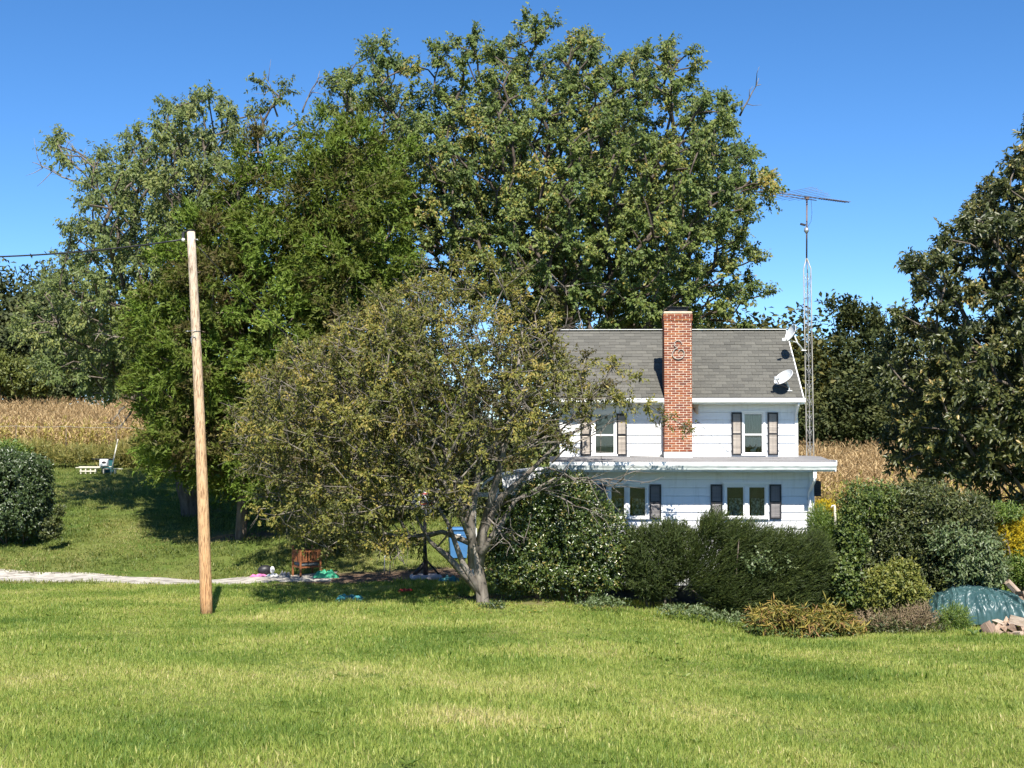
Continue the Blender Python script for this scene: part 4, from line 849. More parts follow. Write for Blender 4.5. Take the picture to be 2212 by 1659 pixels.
# ------------------------------------------------------------------ oak at the right edge
L_o = [(2245, 330, 62, 78), (2185, 480, 85, 72), (2090, 515, 52, 54), (2020, 600, 55, 52), (2230, 600, 60, 62), (2075, 625, 70, 28), (1985, 690, 45, 36), (2110, 760, 110, 58), (2230, 720, 80, 62), (1985, 785, 62, 55), (2080, 860, 102, 82), (2210, 870, 90, 90), (2005, 935, 52, 55), (2060, 1005, 72, 42), (1950, 900, 40, 50), (1940, 780, 44, 50), (2030, 720, 60, 40), (2000, 840, 70, 50), (2150, 640, 50, 24), (2140, 430, 40, 40), (2030, 990, 50, 40), (1975, 990, 40, 36), (2120, 920, 80, 50), (2140, 830, 70, 50), (2150, 985, 90, 55), (2200, 1060, 50, 40), (2300, 420, 90, 90), (2340, 600, 100, 100), (2330, 800, 110, 110), (2300, 960, 90, 80), (2380, 700, 70, 120), (2330, 300, 70, 80), (2200, 400, 50, 60), (2250, 520, 60, 60), (2150, 560, 40, 24), (1950, 850, 34, 42), (1960, 690, 24, 30)]
make_tree('oak_tree', 'dark glossy oak tree cut off by the right edge of the view', 46, 2335, L_o, 4.0, .74, (.19, .44), OAK, 260, 41, r0=.026, trunk_r=.5, trunk_h=.35, tintv=.42, droop=.3)

# ------------------------------------------------------------------ woodland beyond the corn: a few tree shapes, each tree its own object
def wood_mesh(seed, mat, h, wd, tall=False):
    r = np.random.default_rng(seed); n = 70 if not tall else 55; d = nz(r.normal(size=(n, 3))); u = r.random((n, 1)) ** .4
    if tall:
        z = r.random(n); ctr = np.stack([r.normal(size=n) * wd * .16 * (1.25 - z) , r.normal(size=n) * wd * .16, h * (.25 + .72 * z)], -1); out = nz(ctr - np.array((0, 0, h * .5)))
    else:
        ctr = d * u * np.array((wd / 2, wd / 2, h * .42)) + np.array((0, 0, h * .54)); out = d
    K = 90; P = ctr[:, None] + r.normal(size=(n, K, 3)) * wd * (.075 if not tall else .06); D = nz(out[:, None] * .6 + r.normal(size=P.shape) * .7 + np.array((0, 0, -.2)))
    up = out[:, None] * .6 + np.array((0, -.3, .6)) + r.normal(size=P.shape) * .5; q = n * K
    v, t_ = leaf_tris(P.reshape(-1, 3), D.reshape(-1, 3), .44 * r.uniform(.6, 1.3, q), .28 * r.uniform(.6, 1.2, q), up.reshape(-1, 3))
    tint = np.repeat(np.clip(.5 + .25 * r.normal(size=(n, 1)) + .2 * r.normal(size=(n, K)), 0, 1).ravel(), 2)
    cm = np_mesh('crown', v, t_, mat, {'tint': tint}); mb = MB(); mb.tube([(0, 0, -.5), (0, .05, h * .3), (.1, 0, h * .75)], [.24, .18, .05], 6)
    for i in range(0, n, 6): mb.tube([(0, 0, h * .3), tuple(ctr[i] * .6 + np.array((0, 0, h * .1))), tuple(ctr[i])], [.09, .06, .02], 4)
    return cm, mb.mesh('trunk', BARK)
wm = {k: wood_mesh(*a) for k, a in {'a': (51, WOOD, 12, 9), 'b': (52, WOOD, 11, 10), 'o': (53, WOOD_B, 11, 9), 't': (54, WOOD, 14, 6, True), 'c': (55, WOOD, 10, 8)}.items()}
def wood_tree(k, px, Y, top, label, group, sx=1.0):
    hgt = {'a': 12, 'b': 11, 'o': 11, 't': 14, 'c': 10}[k]; g0 = on_ground(px, Y); zt = at(px, top, Y)[2]; s = (zt - g0.z) / hgt
    o = thing('woodland_tree', label, 'tree', g0, random.uniform(0, 6.28), group); o.scale = (s * sx, s * sx, s)
    for nm, me in zip(('crown', 'trunk'), wm[k]):
        c = bpy.data.objects.new(nm, me); link(c, o)
        if nm == 'crown': c['kind'] = 'stuff'
LW = 'dark green tree in the wood beyond the corn field'
for k, px, Y, top, sx in (('a', 1560, 128, 690, 1.1), ('b', 1690, 124, 655, 1.15), ('c', 1640, 118, 720, 1.2), ('a', 1740, 120, 720, 1.2), ('b', 1790, 116, 715, 1.1), ('b', 1870, 120, 730, 1.2), ('c', 1830, 114, 800, 1.2), ('a', 1935, 122, 735, 1.1), ('c', 1760, 112, 820, 1.2), ('c', 1900, 112, 830, 1.3), ('b', 1985, 118, 760, 1.2), ('b', 2140, 118, 740, 1.2), ('a', 2230, 120, 730, 1.2), ('b', 1480, 130, 650, 1.2), ('a', 1390, 128, 640, 1.2), ('c', 1540, 116, 700, 1.3)):
    wood_tree(k, px, Y, top, LW, 'trees of the wood to the right', sx)
wood_tree('o', 1610, 116, 668, 'olive brown tree in the wood just above the roof ridge', None, 1.2)
wood_tree('t', 1845, 118, 635, 'tall pointed tree standing above the wood right of the tower', None, .95)
wood_tree('t', 1902, 119, 655, 'second narrow treetop above the wood, nearer the oak', None, .8)
for k, px, Y, top, sx in (('b', 30, 138, 565, 1.0), ('a', 85, 142, 560, .8), ('a', -60, 140, 570, 1.1), ('b', 140, 140, 600, 1.0), ('c', 60, 132, 690, 1.1), ('c', -20, 132, 680, 1.1), ('b', 250, 140, 640, 1.1), ('a', 380, 140, 640, 1.1), ('c', 160, 131, 740, 1.2), ('c', 300, 131, 740, 1.2), ('b', -160, 140, 590, 1.2), ('b', 1250, 132, 670, 1.3)):
    wood_tree(k, px, Y, top, 'dull green tree in the wood behind the left maple', 'trees of the wood to the left', sx)
make_shrub('roadside_bush', 'yellow green bush at the far edge of the left corn field', 'bush', 124, 40, [(-20, 800, 60, 44), (40, 815, 50, 36), (85, 820, 34, 30)], 1300, (.34, .5), leaf_mat('bush_yellowgreen', [(0, (.06, .08, .02)), (.5, (.11, .13, .025)), (1, (.17, .18, .04))]), 61, m=8, slen=.8)

# ------------------------------------------------------------------ shrubs round the house
make_shrub('clipped_hedge', 'dark clipped hedge at the left edge of the lawn', 'hedge', 51.5, 30, [(20, 1072, 72, 84), (-40, 1072, 72, 84), (70, 1020, 30, 36), (68, 1110, 32, 42), (10, 1000, 46, 30), (80, 1070, 22, 60)], 8200, (.105, .55), CLIPPED, 62, m=6, slen=.22, shell=9, hd=1.3, droop=.35, rnd=.25, bias=(0, 0, .1), tintv=.35)
make_shrub('leafy_bush', 'yellowish leafy bush rising behind the clipped hedge', 'bush', 54, 5, [(5, 985, 60, 28)], 900, (.12, .5), LUSH, 63, m=6)
make_shrub('holly_bush', 'glossy broad leaved evergreen bush between the apple tree and the windows', 'bush', 37.0, 1215, [(1215, 1130, 100, 105), (1130, 1150, 72, 100), (1300, 1180, 72, 92), (1160, 1230, 90, 55), (1270, 1240, 90, 45), (1225, 1070, 60, 50), (1100, 1220, 55, 54), (1170, 1075, 50, 45)], 10000, (.078, .55), HOLLY, 64, m=7, slen=.22, rnd=.5, hd=.9, shell=4, tintv=.5)
make_shrub('yew_shrub', 'rounded dark yew shrub left of the larger juniper', 'bush', 36.9, 1420, [(1420, 1212, 66, 80), (1440, 1160, 48, 36), (1395, 1240, 48, 50), (1475, 1190, 40, 60), (1370, 1200, 36, 60)], 7500, (.075, .22), YEW, 65, kind='needle', m=10, slen=.20, rnd=.4, hd=.8, tintv=.45)
make_shrub('juniper_shrub', 'large dark juniper shrub with slanting sprays below the right windows', 'bush', 36.5, 1620, [(1560, 1215, 88, 88), (1640, 1230, 100, 82), (1720, 1240, 70, 80), (1540, 1138, 34, 26), (1610, 1160, 55, 28), (1700, 1180, 60, 30), (1600, 1275, 90, 48), (1690, 1282, 80, 42), (1760, 1205, 26, 50)], 15000, (.080, .20), YEW, 66, kind='needle', m=12, slen=.46, rnd=.16, bias=(.62, -.1, .55), hd=.8, tintv=.55, spread=.28, shell=4)
make_shrub('bindweed', 'pale vine leaves scrambling over the dark juniper', 'vine', 35.75, 1660, [(1640, 1200, 26, 20), (1665, 1225, 22, 18), (1625, 1225, 22, 18), (1700, 1215, 14, 12)], 90, (.075, .7), VINE, 67, m=4, slen=.25, stems=0)
make_shrub('feathery_shrub', 'light green feathery plants between the juniper and the thicket', 'plant', 37.6, 1790, [(1785, 1190, 22, 70), (1795, 1240, 24, 55), (1770, 1130, 22, 36)], 2600, (.075, .2), LUSH, 68, kind='needle', m=9, slen=.28, hd=.5)
make_shrub('thicket', 'dark overgrown thicket of shrubs left of the green tarp', 'bush', 37.5, 1960, [(1890, 1150, 70, 80), (1960, 1130, 80, 85), (2050, 1160, 80, 85), (1900, 1230, 80, 70), (2000, 1230, 90, 70), (2100, 1190, 60, 70), (1840, 1210, 36, 70), (2000, 1080, 70, 40), (2090, 1110, 50, 40), (2120, 1230, 50, 40)], 9500, (.10, .45), DARKBUSH, 69, m=7, slen=.28, hd=1.0, rnd=.5, tintv=.5)
make_shrub('sunlit_sapling', 'bright green leafy sapling growing at the upper left of the thicket', 'bush', 36.9, 1870, [(1855, 1085, 42, 40), (1900, 1075, 36, 30), (1840, 1140, 24, 50), (1880, 1110, 40, 28)], 800, (.10, .45), LUSH_D, 70, m=7, slen=.35)
make_shrub('ivy_plant', 'leafy vine with broad leaves at the left foot of the thicket', 'vine', 36.2, 1820, [(1830, 1245, 30, 50), (1850, 1180, 22, 40), (1845, 1290, 40, 28)], 700, (.09, .75), LUSH_D, 71, m=6, slen=.25, stems=2)
make_shrub('yellow_bush', 'yellow green low bush beside the left end of the tarp', 'bush', 36.1, 1930, [(1920, 1270, 60, 40), (1965, 1285, 40, 32), (1900, 1300, 45, 25), (1950, 1240, 28, 26)], 2200, (.09, .5), leaf_mat('lime_leaf', [(0, (.08, .10, .025)), (.5, (.15, .17, .03)), (1, (.28, .26, .06))]), 72, m=7, slen=.25)
make_shrub('trailing_vine', 'grey green drooping vine over the right half of the thicket', 'vine', 36.4, 2080, [(2050, 1165, 46, 30), (2110, 1190, 48, 40), (2080, 1230, 40, 30), (2140, 1230, 30, 40)], 620, (.11, .40), VINE, 73, m=7, slen=.3, droop=.5, stems=0)
make_shrub('goldenrod', 'yellow goldenrod in bloom at the right edge above the tarp', 'flowers', 38.6, 2180, [(2180, 1155, 36, 32), (2215, 1140, 30, 30), (2150, 1135, 20, 22), (2200, 1190, 40, 24)], 1700, (.07, .35), GOLD, 74, kind='needle', m=8, slen=.25)
make_shrub('goldenrod', 'small patch of yellow goldenrod between the house corner and the white pipe', 'flowers', 42, 1778, [(1778, 1098, 24, 14)], 420, (.06, .4), GOLD, 75, kind='needle', m=8, slen=.2)
make_shrub('tall_weeds', 'green weeds under the goldenrod at the house corner', 'weeds', 42.5, 1780, [(1780, 1160, 34, 62), (1770, 1220, 30, 40)], 1500, (.10, .35), LUSH, 76, m=7, slen=.3)
make_shrub('tall_weeds', 'green weeds under the goldenrod behind the woodpile', 'weeds', 38.4, 2185, [(2180, 1235, 40, 30), (2215, 1225, 40, 40), (2170, 1110, 40, 16)], 1700, (.09, .35), LUSH, 77, m=7, slen=.3)
make_shrub('daylily_bed', 'yellowing daylily leaves in the bed at the lawn edge', 'plant', 34.4, 1740, [(1655, 1352, 36, 20), (1690, 1328, 30, 22), (1745, 1346, 44, 24), (1800, 1340, 30, 26), (1835, 1362, 30, 18), (1770, 1372, 60, 10), (1720, 1366, 40, 12), (1640, 1330, 14, 12)], 900, (.24, .13), YELLOW, 78, m=6, slen=.26, droop=.35, rnd=.6, hd=.6, tintv=.7, stems=0)
make_shrub('bed_plants', 'low green leaves growing through the daylily bed', 'plant', 34.3, 1700, [(1680, 1365, 60, 12), (1760, 1372, 70, 12), (1830, 1372, 50, 10), (1640, 1355, 30, 12)], 700, (.085, .5), LUSH_D, 88, m=5, slen=.2, hd=.7, stems=0, rnd=.6)
make_shrub('weed_patch', 'brown dry weeds along the bed in front of the tarp', 'weeds', 35.0, 1950, [(1890, 1340, 50, 14), (1960, 1342, 46, 22), (2020, 1362, 60, 14), (2100, 1375, 60, 14), (1925, 1355, 60, 10), (1990, 1332, 24, 22)], 1250, (.085, .24), DRYWEED, 79, kind='needle', m=7, slen=.30, hd=.6, stems=0, rnd=.6, bias=(0, 0, .6))
make_shrub('green_weeds', 'green weeds mixed among the brown ones in front of the tarp', 'weeds', 34.8, 1960, [(1910, 1352, 50, 12), (1990, 1362, 60, 12), (2080, 1378, 70, 12), (2150, 1392, 60, 10)], 800, (.085, .4), DARKBUSH, 89, m=6, slen=.25, hd=.6, stems=0, rnd=.6, bias=(0, 0, .5))
make_shrub('feathery_weed', 'fine green feathery weed standing in front of the tarp', 'plant', 34.9, 2062, [(2062, 1340, 32, 28), (2055, 1365, 40, 20)], 1200, (.07, .2), LUSH, 80, kind='needle', m=9, slen=.25, stems=2)
make_shrub('leafy_weeds', 'broad leaved bright weeds at the bottom right by the logs', 'weeds', 33.6, 2170, [(2170, 1395, 48, 14), (2110, 1385, 40, 12), (2215, 1400, 30, 14)], 420, (.16, .62), LUSH, 81, m=5, slen=.2, stems=0)
make_shrub('ground_cover', 'bluish green weeds along the foot of the shrubs', 'weeds', 35.2, 1480, [(1480, 1318, 60, 6), (1570, 1332, 50, 6), (1300, 1300, 60, 5), (1420, 1345, 50, 4)], 420, (.07, .5), VINE, 82, m=5, slen=.15, hd=.6, stems=0)
make_shrub('bush_at_trunk', 'small dark green bush at the foot of the apple tree', 'bush', 35.2, 1040, [(1040, 1325, 34, 16), (1070, 1318, 26, 12)], 380, (.07, .5), CLIPPED, 83, m=6, slen=.18, stems=0)
make_shrub('tall_grass', 'yellow green tall grass at the edge of the left corn field', 'weeds', 73, 290, [(290, 985, 50, 24), (180, 985, 90, 12), (370, 990, 46, 26), (60, 975, 60, 14), (330, 960, 40, 20)], 2600, (.35, .10), leaf_mat('edge_grass', [(0, (.10, .12, .03)), (.5, (.22, .21, .055)), (1, (.34, .28, .09))]), 84, kind='needle', m=8, slen=.6, hd=.8, rnd=.3, bias=(0, 0, .8), stems=0)
make_shrub('leafy_plant', 'low weeds growing out of the lawn beside the clipped hedge', 'weeds', 50.3, 120, [(115, 1132, 14, 10), (106, 1155, 18, 8), (130, 1106, 8, 8)], 180, (.12, .5), DARKBUSH, 85, m=6, slen=.2, stems=0)
make_shrub('shade_filler_shrubs', 'added dark shrubs standing in for the shade behind the apple trunk left of the house', 'bush', 53, 1060, [(1060, 900, 110, 80), (1160, 900, 70, 80), (960, 900, 80, 80), (960, 1010, 90, 90), (1060, 1000, 100, 100), (1160, 1000, 90, 100), (870, 1030, 80, 80), (1000, 1090, 110, 40)], 3600, (.16, .5), DARKBUSH, 87, m=7, slen=.4, hd=1.2)  # added bushes: dark filler where the ground lies in maple shade
make_shrub('undergrowth', 'shaded undergrowth behind the apple tree beside the drive', 'bush', 48.5, 720, [(760, 1185, 60, 40), (700, 1130, 80, 50), (820, 1190, 50, 34)], 2600, (.10, .45), DARKBUSH, 86, m=6, slen=.25)

# ------------------------------------------------------------------ corn field
def corn_mesh(seed, mat):
    r = np.random.default_rng(seed); V, T, tint = [], [], []; b = 0; h = r.uniform(1.9, 2.3)
    def strip(p, d, L, w_, sag, tn):
        nonlocal b
        sd = nz(np.cross(d, (0, 0, 1.)) + 1e-6); k = 4; pos = np.array(p, float); dd = np.array(d, float); rows_ = []
        for i in range(k + 1):
            ww = w_ * (1 - (i / k) ** 2) + .004; rows_ += [pos - sd * ww / 2, pos + sd * ww / 2]; pos = pos + dd * L / k; dd = nz(dd + np.array((0, 0, -sag)) + r.normal(size=3) * .12)
        V.extend(rows_)
        for i in range(k): T.append((b + 2 * i, b + 2 * i + 1, b + 2 * i + 3, b + 2 * i + 2)); tint.append(tn)
        b += len(rows_)
    for a in (0, 1.57): strip((0, 0, 0), nz(np.array((math.cos(a) * .02, math.sin(a) * .02, 1))), h, .03, 0, .3)
    for i in range(11):
        a = i * 3.14 + r.normal() * .6; z = .35 + (h - .5) * i / 11; strip((0, 0, z), nz(np.array((math.cos(a), math.sin(a), r.uniform(.5, 1.4)))), r.uniform(.5, .8), .075, r.uniform(.35, .6), np.clip(.5 + .3 * r.normal(), 0, 1))
    strip((.03, -.03, h * .5), nz(np.array((.4, -.3, -.4))), .24, .09, .1, .9)
    for i in range(4): a = r.uniform(0, 6.28); strip((0, 0, h - .02), nz(np.array((math.cos(a) * .5, math.sin(a) * .5, 1))), .25, .02, .05, .4)
    return np_mesh('corn_plant', np.array(V), np.array(T), mat, {'tint': tint})
rc = np.random.default_rng(90)
def field(y0f, x0, x1, y1, dens_row=.75, step=.30):
    rows_ = np.arange(60, y1, dens_row); P = []
    for y in rows_:
        xx = np.arange(x0, x1, step * (1 if y < 95 else 1.5)); xx = xx + rc.normal(size=len(xx)) * .06; yy = y + rc.normal(size=len(xx)) * .07
        P.append(np.stack([xx, yy], -1)[yy > y0f(xx)])
    return np.concatenate(P)
edge = lambda x: np.interp(x, [-60, -20, -8, 8, 16, 60], [77, 75.5, 74, 68, 63, 61])
P = field(edge, -62, 52, 128); yend = np.interp(P[:, 0], [-60, -20, 10, 20, 60], [131, 129, 112, 106, 104]); P = P[(P[:, 1] < yend) & ((P[:, 0] < -5) | (P[:, 0] > 9))]
near = P[:, 1] - edge(P[:, 0]) < 3.2
n = len(P); vid = np.where(near & (rc.random(n) < .6), rc.integers(4, 6, n), rc.integers(0, 4, n)); s = rc.uniform(.82, 1.12, (n, 1)) * np.ones((1, 3))
o = scatter('corn', np.column_stack([P, ground(P[:, 0], P[:, 1]) - .03]), np.stack([rc.normal(size=n) * .07, rc.normal(size=n) * .07, rc.uniform(0, 6.28, n)], -1), s, vid, [corn_mesh(91 + k, CORN) for k in range(4)] + [corn_mesh(96 + k, CORN_G) for k in range(2)])
tag(o, 'ripe dry corn covering the sloping field behind the yard', 'corn field', kind='stuff')

# ------------------------------------------------------------------ grass
def tuft_mesh(seed, nb, h, wd, spread, lean=.5, mat=None):
    r = np.random.default_rng(seed); V, T, tint = [], [], []
    for i in range(nb):
        a, q = r.uniform(0, 6.28), spread * math.sqrt(r.random()); p = np.array((q * math.cos(a), q * math.sin(a), -.01)); a2 = r.uniform(0, 6.28); hh = h * r.uniform(.5, 1.25); l = lean * abs(r.normal())
        d = np.array((math.cos(a2) * l, math.sin(a2) * l, 1)); d /= np.linalg.norm(d); sd = np.array((-math.sin(a2 + r.normal() * .6), math.cos(a2 + r.normal() * .6), 0)); w_ = wd * r.uniform(.6, 1.3)
        m_ = p + d * hh * .55; tip = m_ + nz(d + np.array((math.cos(a2) * l, math.sin(a2) * l, -.35 * l))) * hh * .5; b = len(V)
        V += [p - sd * w_ / 2, p + sd * w_ / 2, m_ + sd * w_ * .4, m_ - sd * w_ * .4, tip]; T += [(b, b + 1, b + 2), (b, b + 2, b + 3), (b + 3, b + 2, b + 4)]; tn = np.clip(.42 + .17 * r.normal() + (.35 if r.random() < .07 else 0), 0, 1); tint += [tn] * 3
    return np_mesh('grass_tuft', np.array(V), np.array(T), mat, {'tint': tint})
rg = np.random.default_rng(101)
def lawn_pts(y0, y1, dens):
    A = []
    for y in np.arange(y0, y1, 1.0):
        hwid = (y + 1) * .385 + 2.5; n = int(2 * hwid * dens * (1 + 0)); A.append(np.stack([rg.uniform(-hwid, hwid, n), rg.uniform(y, y + 1, n)], -1))
    P = np.concatenate(A); a, b_ = drive_line(P[:, 0]); ok = ~((P[:, 0] < 2) & (P[:, 1] > a + rg.normal(size=len(P)) * .10) & (P[:, 1] < b_ + rg.normal(size=len(P)) * .10))
    hl = (P - HO[:2]); u = hl @ HA[:2]; v = hl @ HB[:2]; ok &= ~((u > lL - .1) & (u < lR + .1) & (v > VL - .1) & (v < 5))
    ok &= rg.random(len(P)) > dirt_at(P[:, 0], P[:, 1]) * 1.15; ok &= P[:, 1] < edge(P[:, 0]) + .5
    return P[ok]
for P, hs_, seedbase in ((lawn_pts(10, 24, 75), 1.0, 0), (lawn_pts(24, 44, 46), 1.05, 1), (lawn_pts(44, 78, 15), 1.15, 2)):
    n = len(P); big = rg.random(n) < .045; hv = hs_ * (.75 + .55 * np.clip(np.sin(P[:, 0] * .8 + 2 * np.sin(P[:, 1] * .3)) * np.sin(P[:, 1] * .55 + 1) * .5 + .5, 0, 1)); s = hv * rg.uniform(.75, 1.25, n) * np.where(big, 1.45, 1)
    wide = 1.0 if seedbase < 2 else 1.7
    o = scatter('grass', np.column_stack([P, ground(P[:, 0], P[:, 1])]), np.stack([rg.normal(size=n) * .08, rg.normal(size=n) * .08, rg.uniform(0, 6.28, n)], -1), np.stack([s * wide, s * wide, s], -1), rg.integers(0, 4, n), [tuft_mesh(110 + k + 10 * seedbase, 34, .080, .0080 if seedbase == 0 else .011, .16, mat=GRASS if seedbase < 2 else GRASS_FAR) for k in range(4)])
    tag(o, ('short sunlit lawn grass in the foreground', 'lawn grass between the foreground and the drive', 'grass of the lawn rising beyond the drive')[seedbase], 'grass', kind='stuff')

# low broad leaved weeds in the lawn
def rosette(seed, n, L):
    r = np.random.default_rng(seed); a = r.uniform(0, 6.28, n); D = np.stack([np.cos(a), np.sin(a), r.uniform(.15, .8, n)], -1)
    v, t_ = leaf_tris(np.stack([np.cos(a) * .02, np.sin(a) * .02, np.full(n, .02)], -1), D, L * r.uniform(.6, 1.2, n), L * .38, np.array((0, 0, 1.)) + r.normal(size=(n, 3)) * .2)
    return np_mesh('weed_rosette', v, t_, LUSH, {'tint': np.repeat(np.clip(.6 + .2 * r.normal(size=n), 0, 1), 2)})
P = lawn_pts(11, 40, .6); P = P[(np.sin(P[:, 0] * 1.3 + P[:, 1]) * np.sin(P[:, 1] * .7 - P[:, 0] * .4)) > .05]; n = len(P)
o = scatter('lawn_weeds', np.column_stack([P, ground(P[:, 0], P[:, 1])]), np.stack([np.zeros(n), np.zeros(n), rg.uniform(0, 6.28, n)], -1), rg.uniform(.6, 1.5, (n, 1)) * np.ones((1, 3)), rg.integers(0, 3, n), [rosette(140 + k, 11, .085) for k in range(3)])
tag(o, 'low broad leaved weeds growing in the lawn', 'weeds', kind='stuff')

# ------------------------------------------------------------------ utility pole and its wires
YP = 34.0; pb = on_ground(450, YP); pt = Vector(at(412, 500, YP - .2))
m_, t, b, L = base_mat('pole_wood'); tc = t.nodes.new('ShaderNodeTexCoord'); sx = t.nodes.new('ShaderNodeSeparateXYZ'); L.new(tc.outputs['Generated'], sx.inputs[0])
n1 = noise(t, 9, 6, 'Object', (6, 6, .5)); n2 = noise(t, 2.2, 4, 'Object', (2, 2, .9)); ad = t.nodes.new('ShaderNodeMath'); ad.operation = 'MULTIPLY_ADD'; ad.inputs[1].default_value = .55; L.new(n2.outputs['Fac'], ad.inputs[0]); L.new(sx.outputs['Z'], ad.inputs[2])
r1 = ramp(t, [(.25, (.56, .30, .13)), (.6, (.60, .38, .20)), (.95, (.60, .45, .31)), (1.0, (.58, .48, .38))]); mp_ = t.nodes.new('ShaderNodeMapRange'); mp_.inputs['From Max'].default_value = 1.4; L.new(ad.outputs[0], mp_.inputs[0]); L.new(mp_.outputs[0], r1.inputs[0])
for e, p in zip(r1.color_ramp.elements, (.15, .45, .7, .95)): e.position = p
r2 = ramp(t, [(.41, (.30, .22, .17)), (.50, (1, 1, 1))]); L.new(n1.outputs['Fac'], r2.inputs[0]); mx = t.nodes.new('ShaderNodeMix'); mx.data_type = 'RGBA'; mx.blend_type = 'MULTIPLY'; mx.inputs[0].default_value = .8
L.new(r1.outputs[0], mx.inputs[6]); L.new(r2.outputs[0], mx.inputs[7]); L.new(mx.outputs[2], b.inputs['Base Color']); b.inputs['Roughness'].default_value = .85
bp = t.nodes.new('ShaderNodeBump'); bp.inputs['Strength'].default_value = .8; bp.inputs['Distance'].default_value = .02; L.new(n1.outputs['Fac'], bp.inputs['Height']); L.new(bp.outputs[0], b.inputs['Normal'])
pole = thing('utility_pole', 'leaning bare wooden utility pole standing in the lawn', 'pole', pb)
rel = pt - pb; P_ = [rel * f + Vector((.03 * math.sin(f * 3), 0, 0)) for f in np.linspace(-.03, 1, 14)]
mb = MB(); mb.tube(P_, [.152 - .055 * f for f in np.linspace(0, 1, 14)], 18); mb.build('shaft', m_, pole)
mb = MB(); mb.tube([rel, rel + Vector((0, 0, .03))], [.104, .104], 12); mb.tube([rel + Vector((-.16, -.05, -.03)), rel + Vector((.05, 0, .035))], .018, 6); mb.build('top_cap', BLACK, pole)
ins = rel + Vector((-.17, -.04, -.20))
mb = MB(); mb.tube([rel + Vector((-.08, 0, -.2)), ins], .012, 6); mb.box(-.03, .03, -.03, .03, -.10, .06, Matrix.Translation(ins + Vector((0, 0, .12)))); mb.build('bracket', BLACK, pole)
mb = MB(); mb.tube([ins + Vector((0, 0, -.05)), ins, ins + Vector((0, 0, .04))], [.03, .045, .03], 8); mb.build('insulator', PLASTICWHITE, pole)
mb = MB(); q = rel + Vector((.08, -.03, -.2)); mb.tube([q, q + Vector((.09, -.02, .0)), q + Vector((.11, -.02, -.03))], .016, 6); mb.build('hook', METAL, pole)
fb = (1325 - 715) / 825; c = rel * fb
mb = MB(); mb.tube([c + Vector((.135 * math.cos(a), .135 * math.sin(a), .0)) for a in np.linspace(0, 6.283, 17)], .008, 5); mb.tube([c + Vector((-.12, -.06, -.0)), c + Vector((-.20, -.08, -.005))], .01, 5); mb.build('band', METAL, pole)
mb = MB(); mb.tube([c + Vector((.06 * math.cos(a) , -.132, -.22 + .10 * math.sin(a))) for a in np.linspace(.2, 4.2, 12)], .009, 5); mb.build('wire_loop', METAL, pole)
def cable(name, label, a, b_, sag, rad):
    a, b_ = Vector(a), Vector(b_); mb = MB(); mb.tube([a.lerp(b_, f) + Vector((0, 0, -sag * 4 * f * (1 - f))) for f in np.linspace(0, 1, 24)], rad, 5); return tag(mb.build(name, BLACK), label, 'cable')
e_ = at(-330, 550, 34.5)
cable('power_cable', 'black power cable running from the pole top to the left edge', pb + ins, e_, .22, .020)
cable('service_cable', 'thin dark cable dropping from the pole top towards the house', pb + rel + Vector((.10, .04, -.28)), HW(lL + .02, -1.3, zLR0 - .5), 1.1, .010)

# ------------------------------------------------------------------ tarp and firewood
YT_ = 36.4; tb = on_ground(2098, YT_)
def vnoise(lat, x, y):
    n = len(lat); i, j = math.floor(x), math.floor(y); fx, fy = x - i, y - j; fx = fx * fx * (3 - 2 * fx); fy = fy * fy * (3 - 2 * fy)
    g = lambda a, c: lat[a % n][c % n]
    return (g(i, j) * (1 - fx) + g(i + 1, j) * fx) * (1 - fy) + (g(i, j + 1) * (1 - fx) + g(i + 1, j + 1) * fx) * fy
def tarp():
    nu_, nv_ = 170, 110; wx = 218 / F * YT_ / 2; hgt = 76 / F * YT_; vs = []
    rr = random.Random(12); lat = [[rr.random() for _ in range(31)] for _ in range(31)]
    rid = lambda x, y: (1 - abs(2 * vnoise(lat, x, y) - 1)) ** 1.7
    for j in range(nv_ + 1):
        for i in range(nu_ + 1):
            u = i / nu_ * 2 - 1; v = j / nv_ * 2 - 1
            du = abs(u) ** (3.4 if u > 0 else 2.2); dv = abs(v) ** 2.4
            z = max(0, 1 - du) ** .55 * max(0, 1 - dv) ** .50
            z *= .95 + .05 * math.cos((u + .25) * 4)
            fall = max(0, 1 - z) ** .5 * min(1, 3 * (1 - max(abs(u), abs(v))) + .35)
            bend = u * 1.0 - .35 * u * max(0, -v)
            wr = .30 * fall * rid(bend * 8 + 3, v * 1.1 + 5) + .15 * fall * rid(bend * 17 + .8 * v, v * 2.6 + 11) + .05 * rid(u * 13 + v * 9, v * 11 - u * 5) + .02 * rid(u * 29, v * 24) - .17 * fall
            ridge = u - (.06 + .80 * max(0, -v) ** .9); dn = v < 0
            wr += dn * (.085 * math.exp(-(ridge / .03) ** 2) - .06 * math.exp(-((ridge + .08) / .035) ** 2) + .05 * math.exp(-((ridge + .17) / .035) ** 2)) * min(1, -4 * v)
            lift = .26 * max(0, u - .1) * max(0, -v) ** 2
            vs.append((u * wx + .02 * math.sin(v * 9), v * .95 - wr * (.8 if dn else -.4), z * hgt + wr * .40 + lift + .015))
    fs = [(j * (nu_ + 1) + i, j * (nu_ + 1) + i + 1, (j + 1) * (nu_ + 1) + i + 1, (j + 1) * (nu_ + 1) + i) for j in range(nv_) for i in range(nu_)]
    mb = MB(); mb.add(vs, fs, True); o = mb.build('tarp', M('tarp_plastic', (.030, .072, .074), (.050, .105, .105), 3, .38, .25, 12, spec=.5)); o.location = tb
    return tag(o, 'wrinkled teal green tarp draped over the woodpile', 'tarp')
tarp()
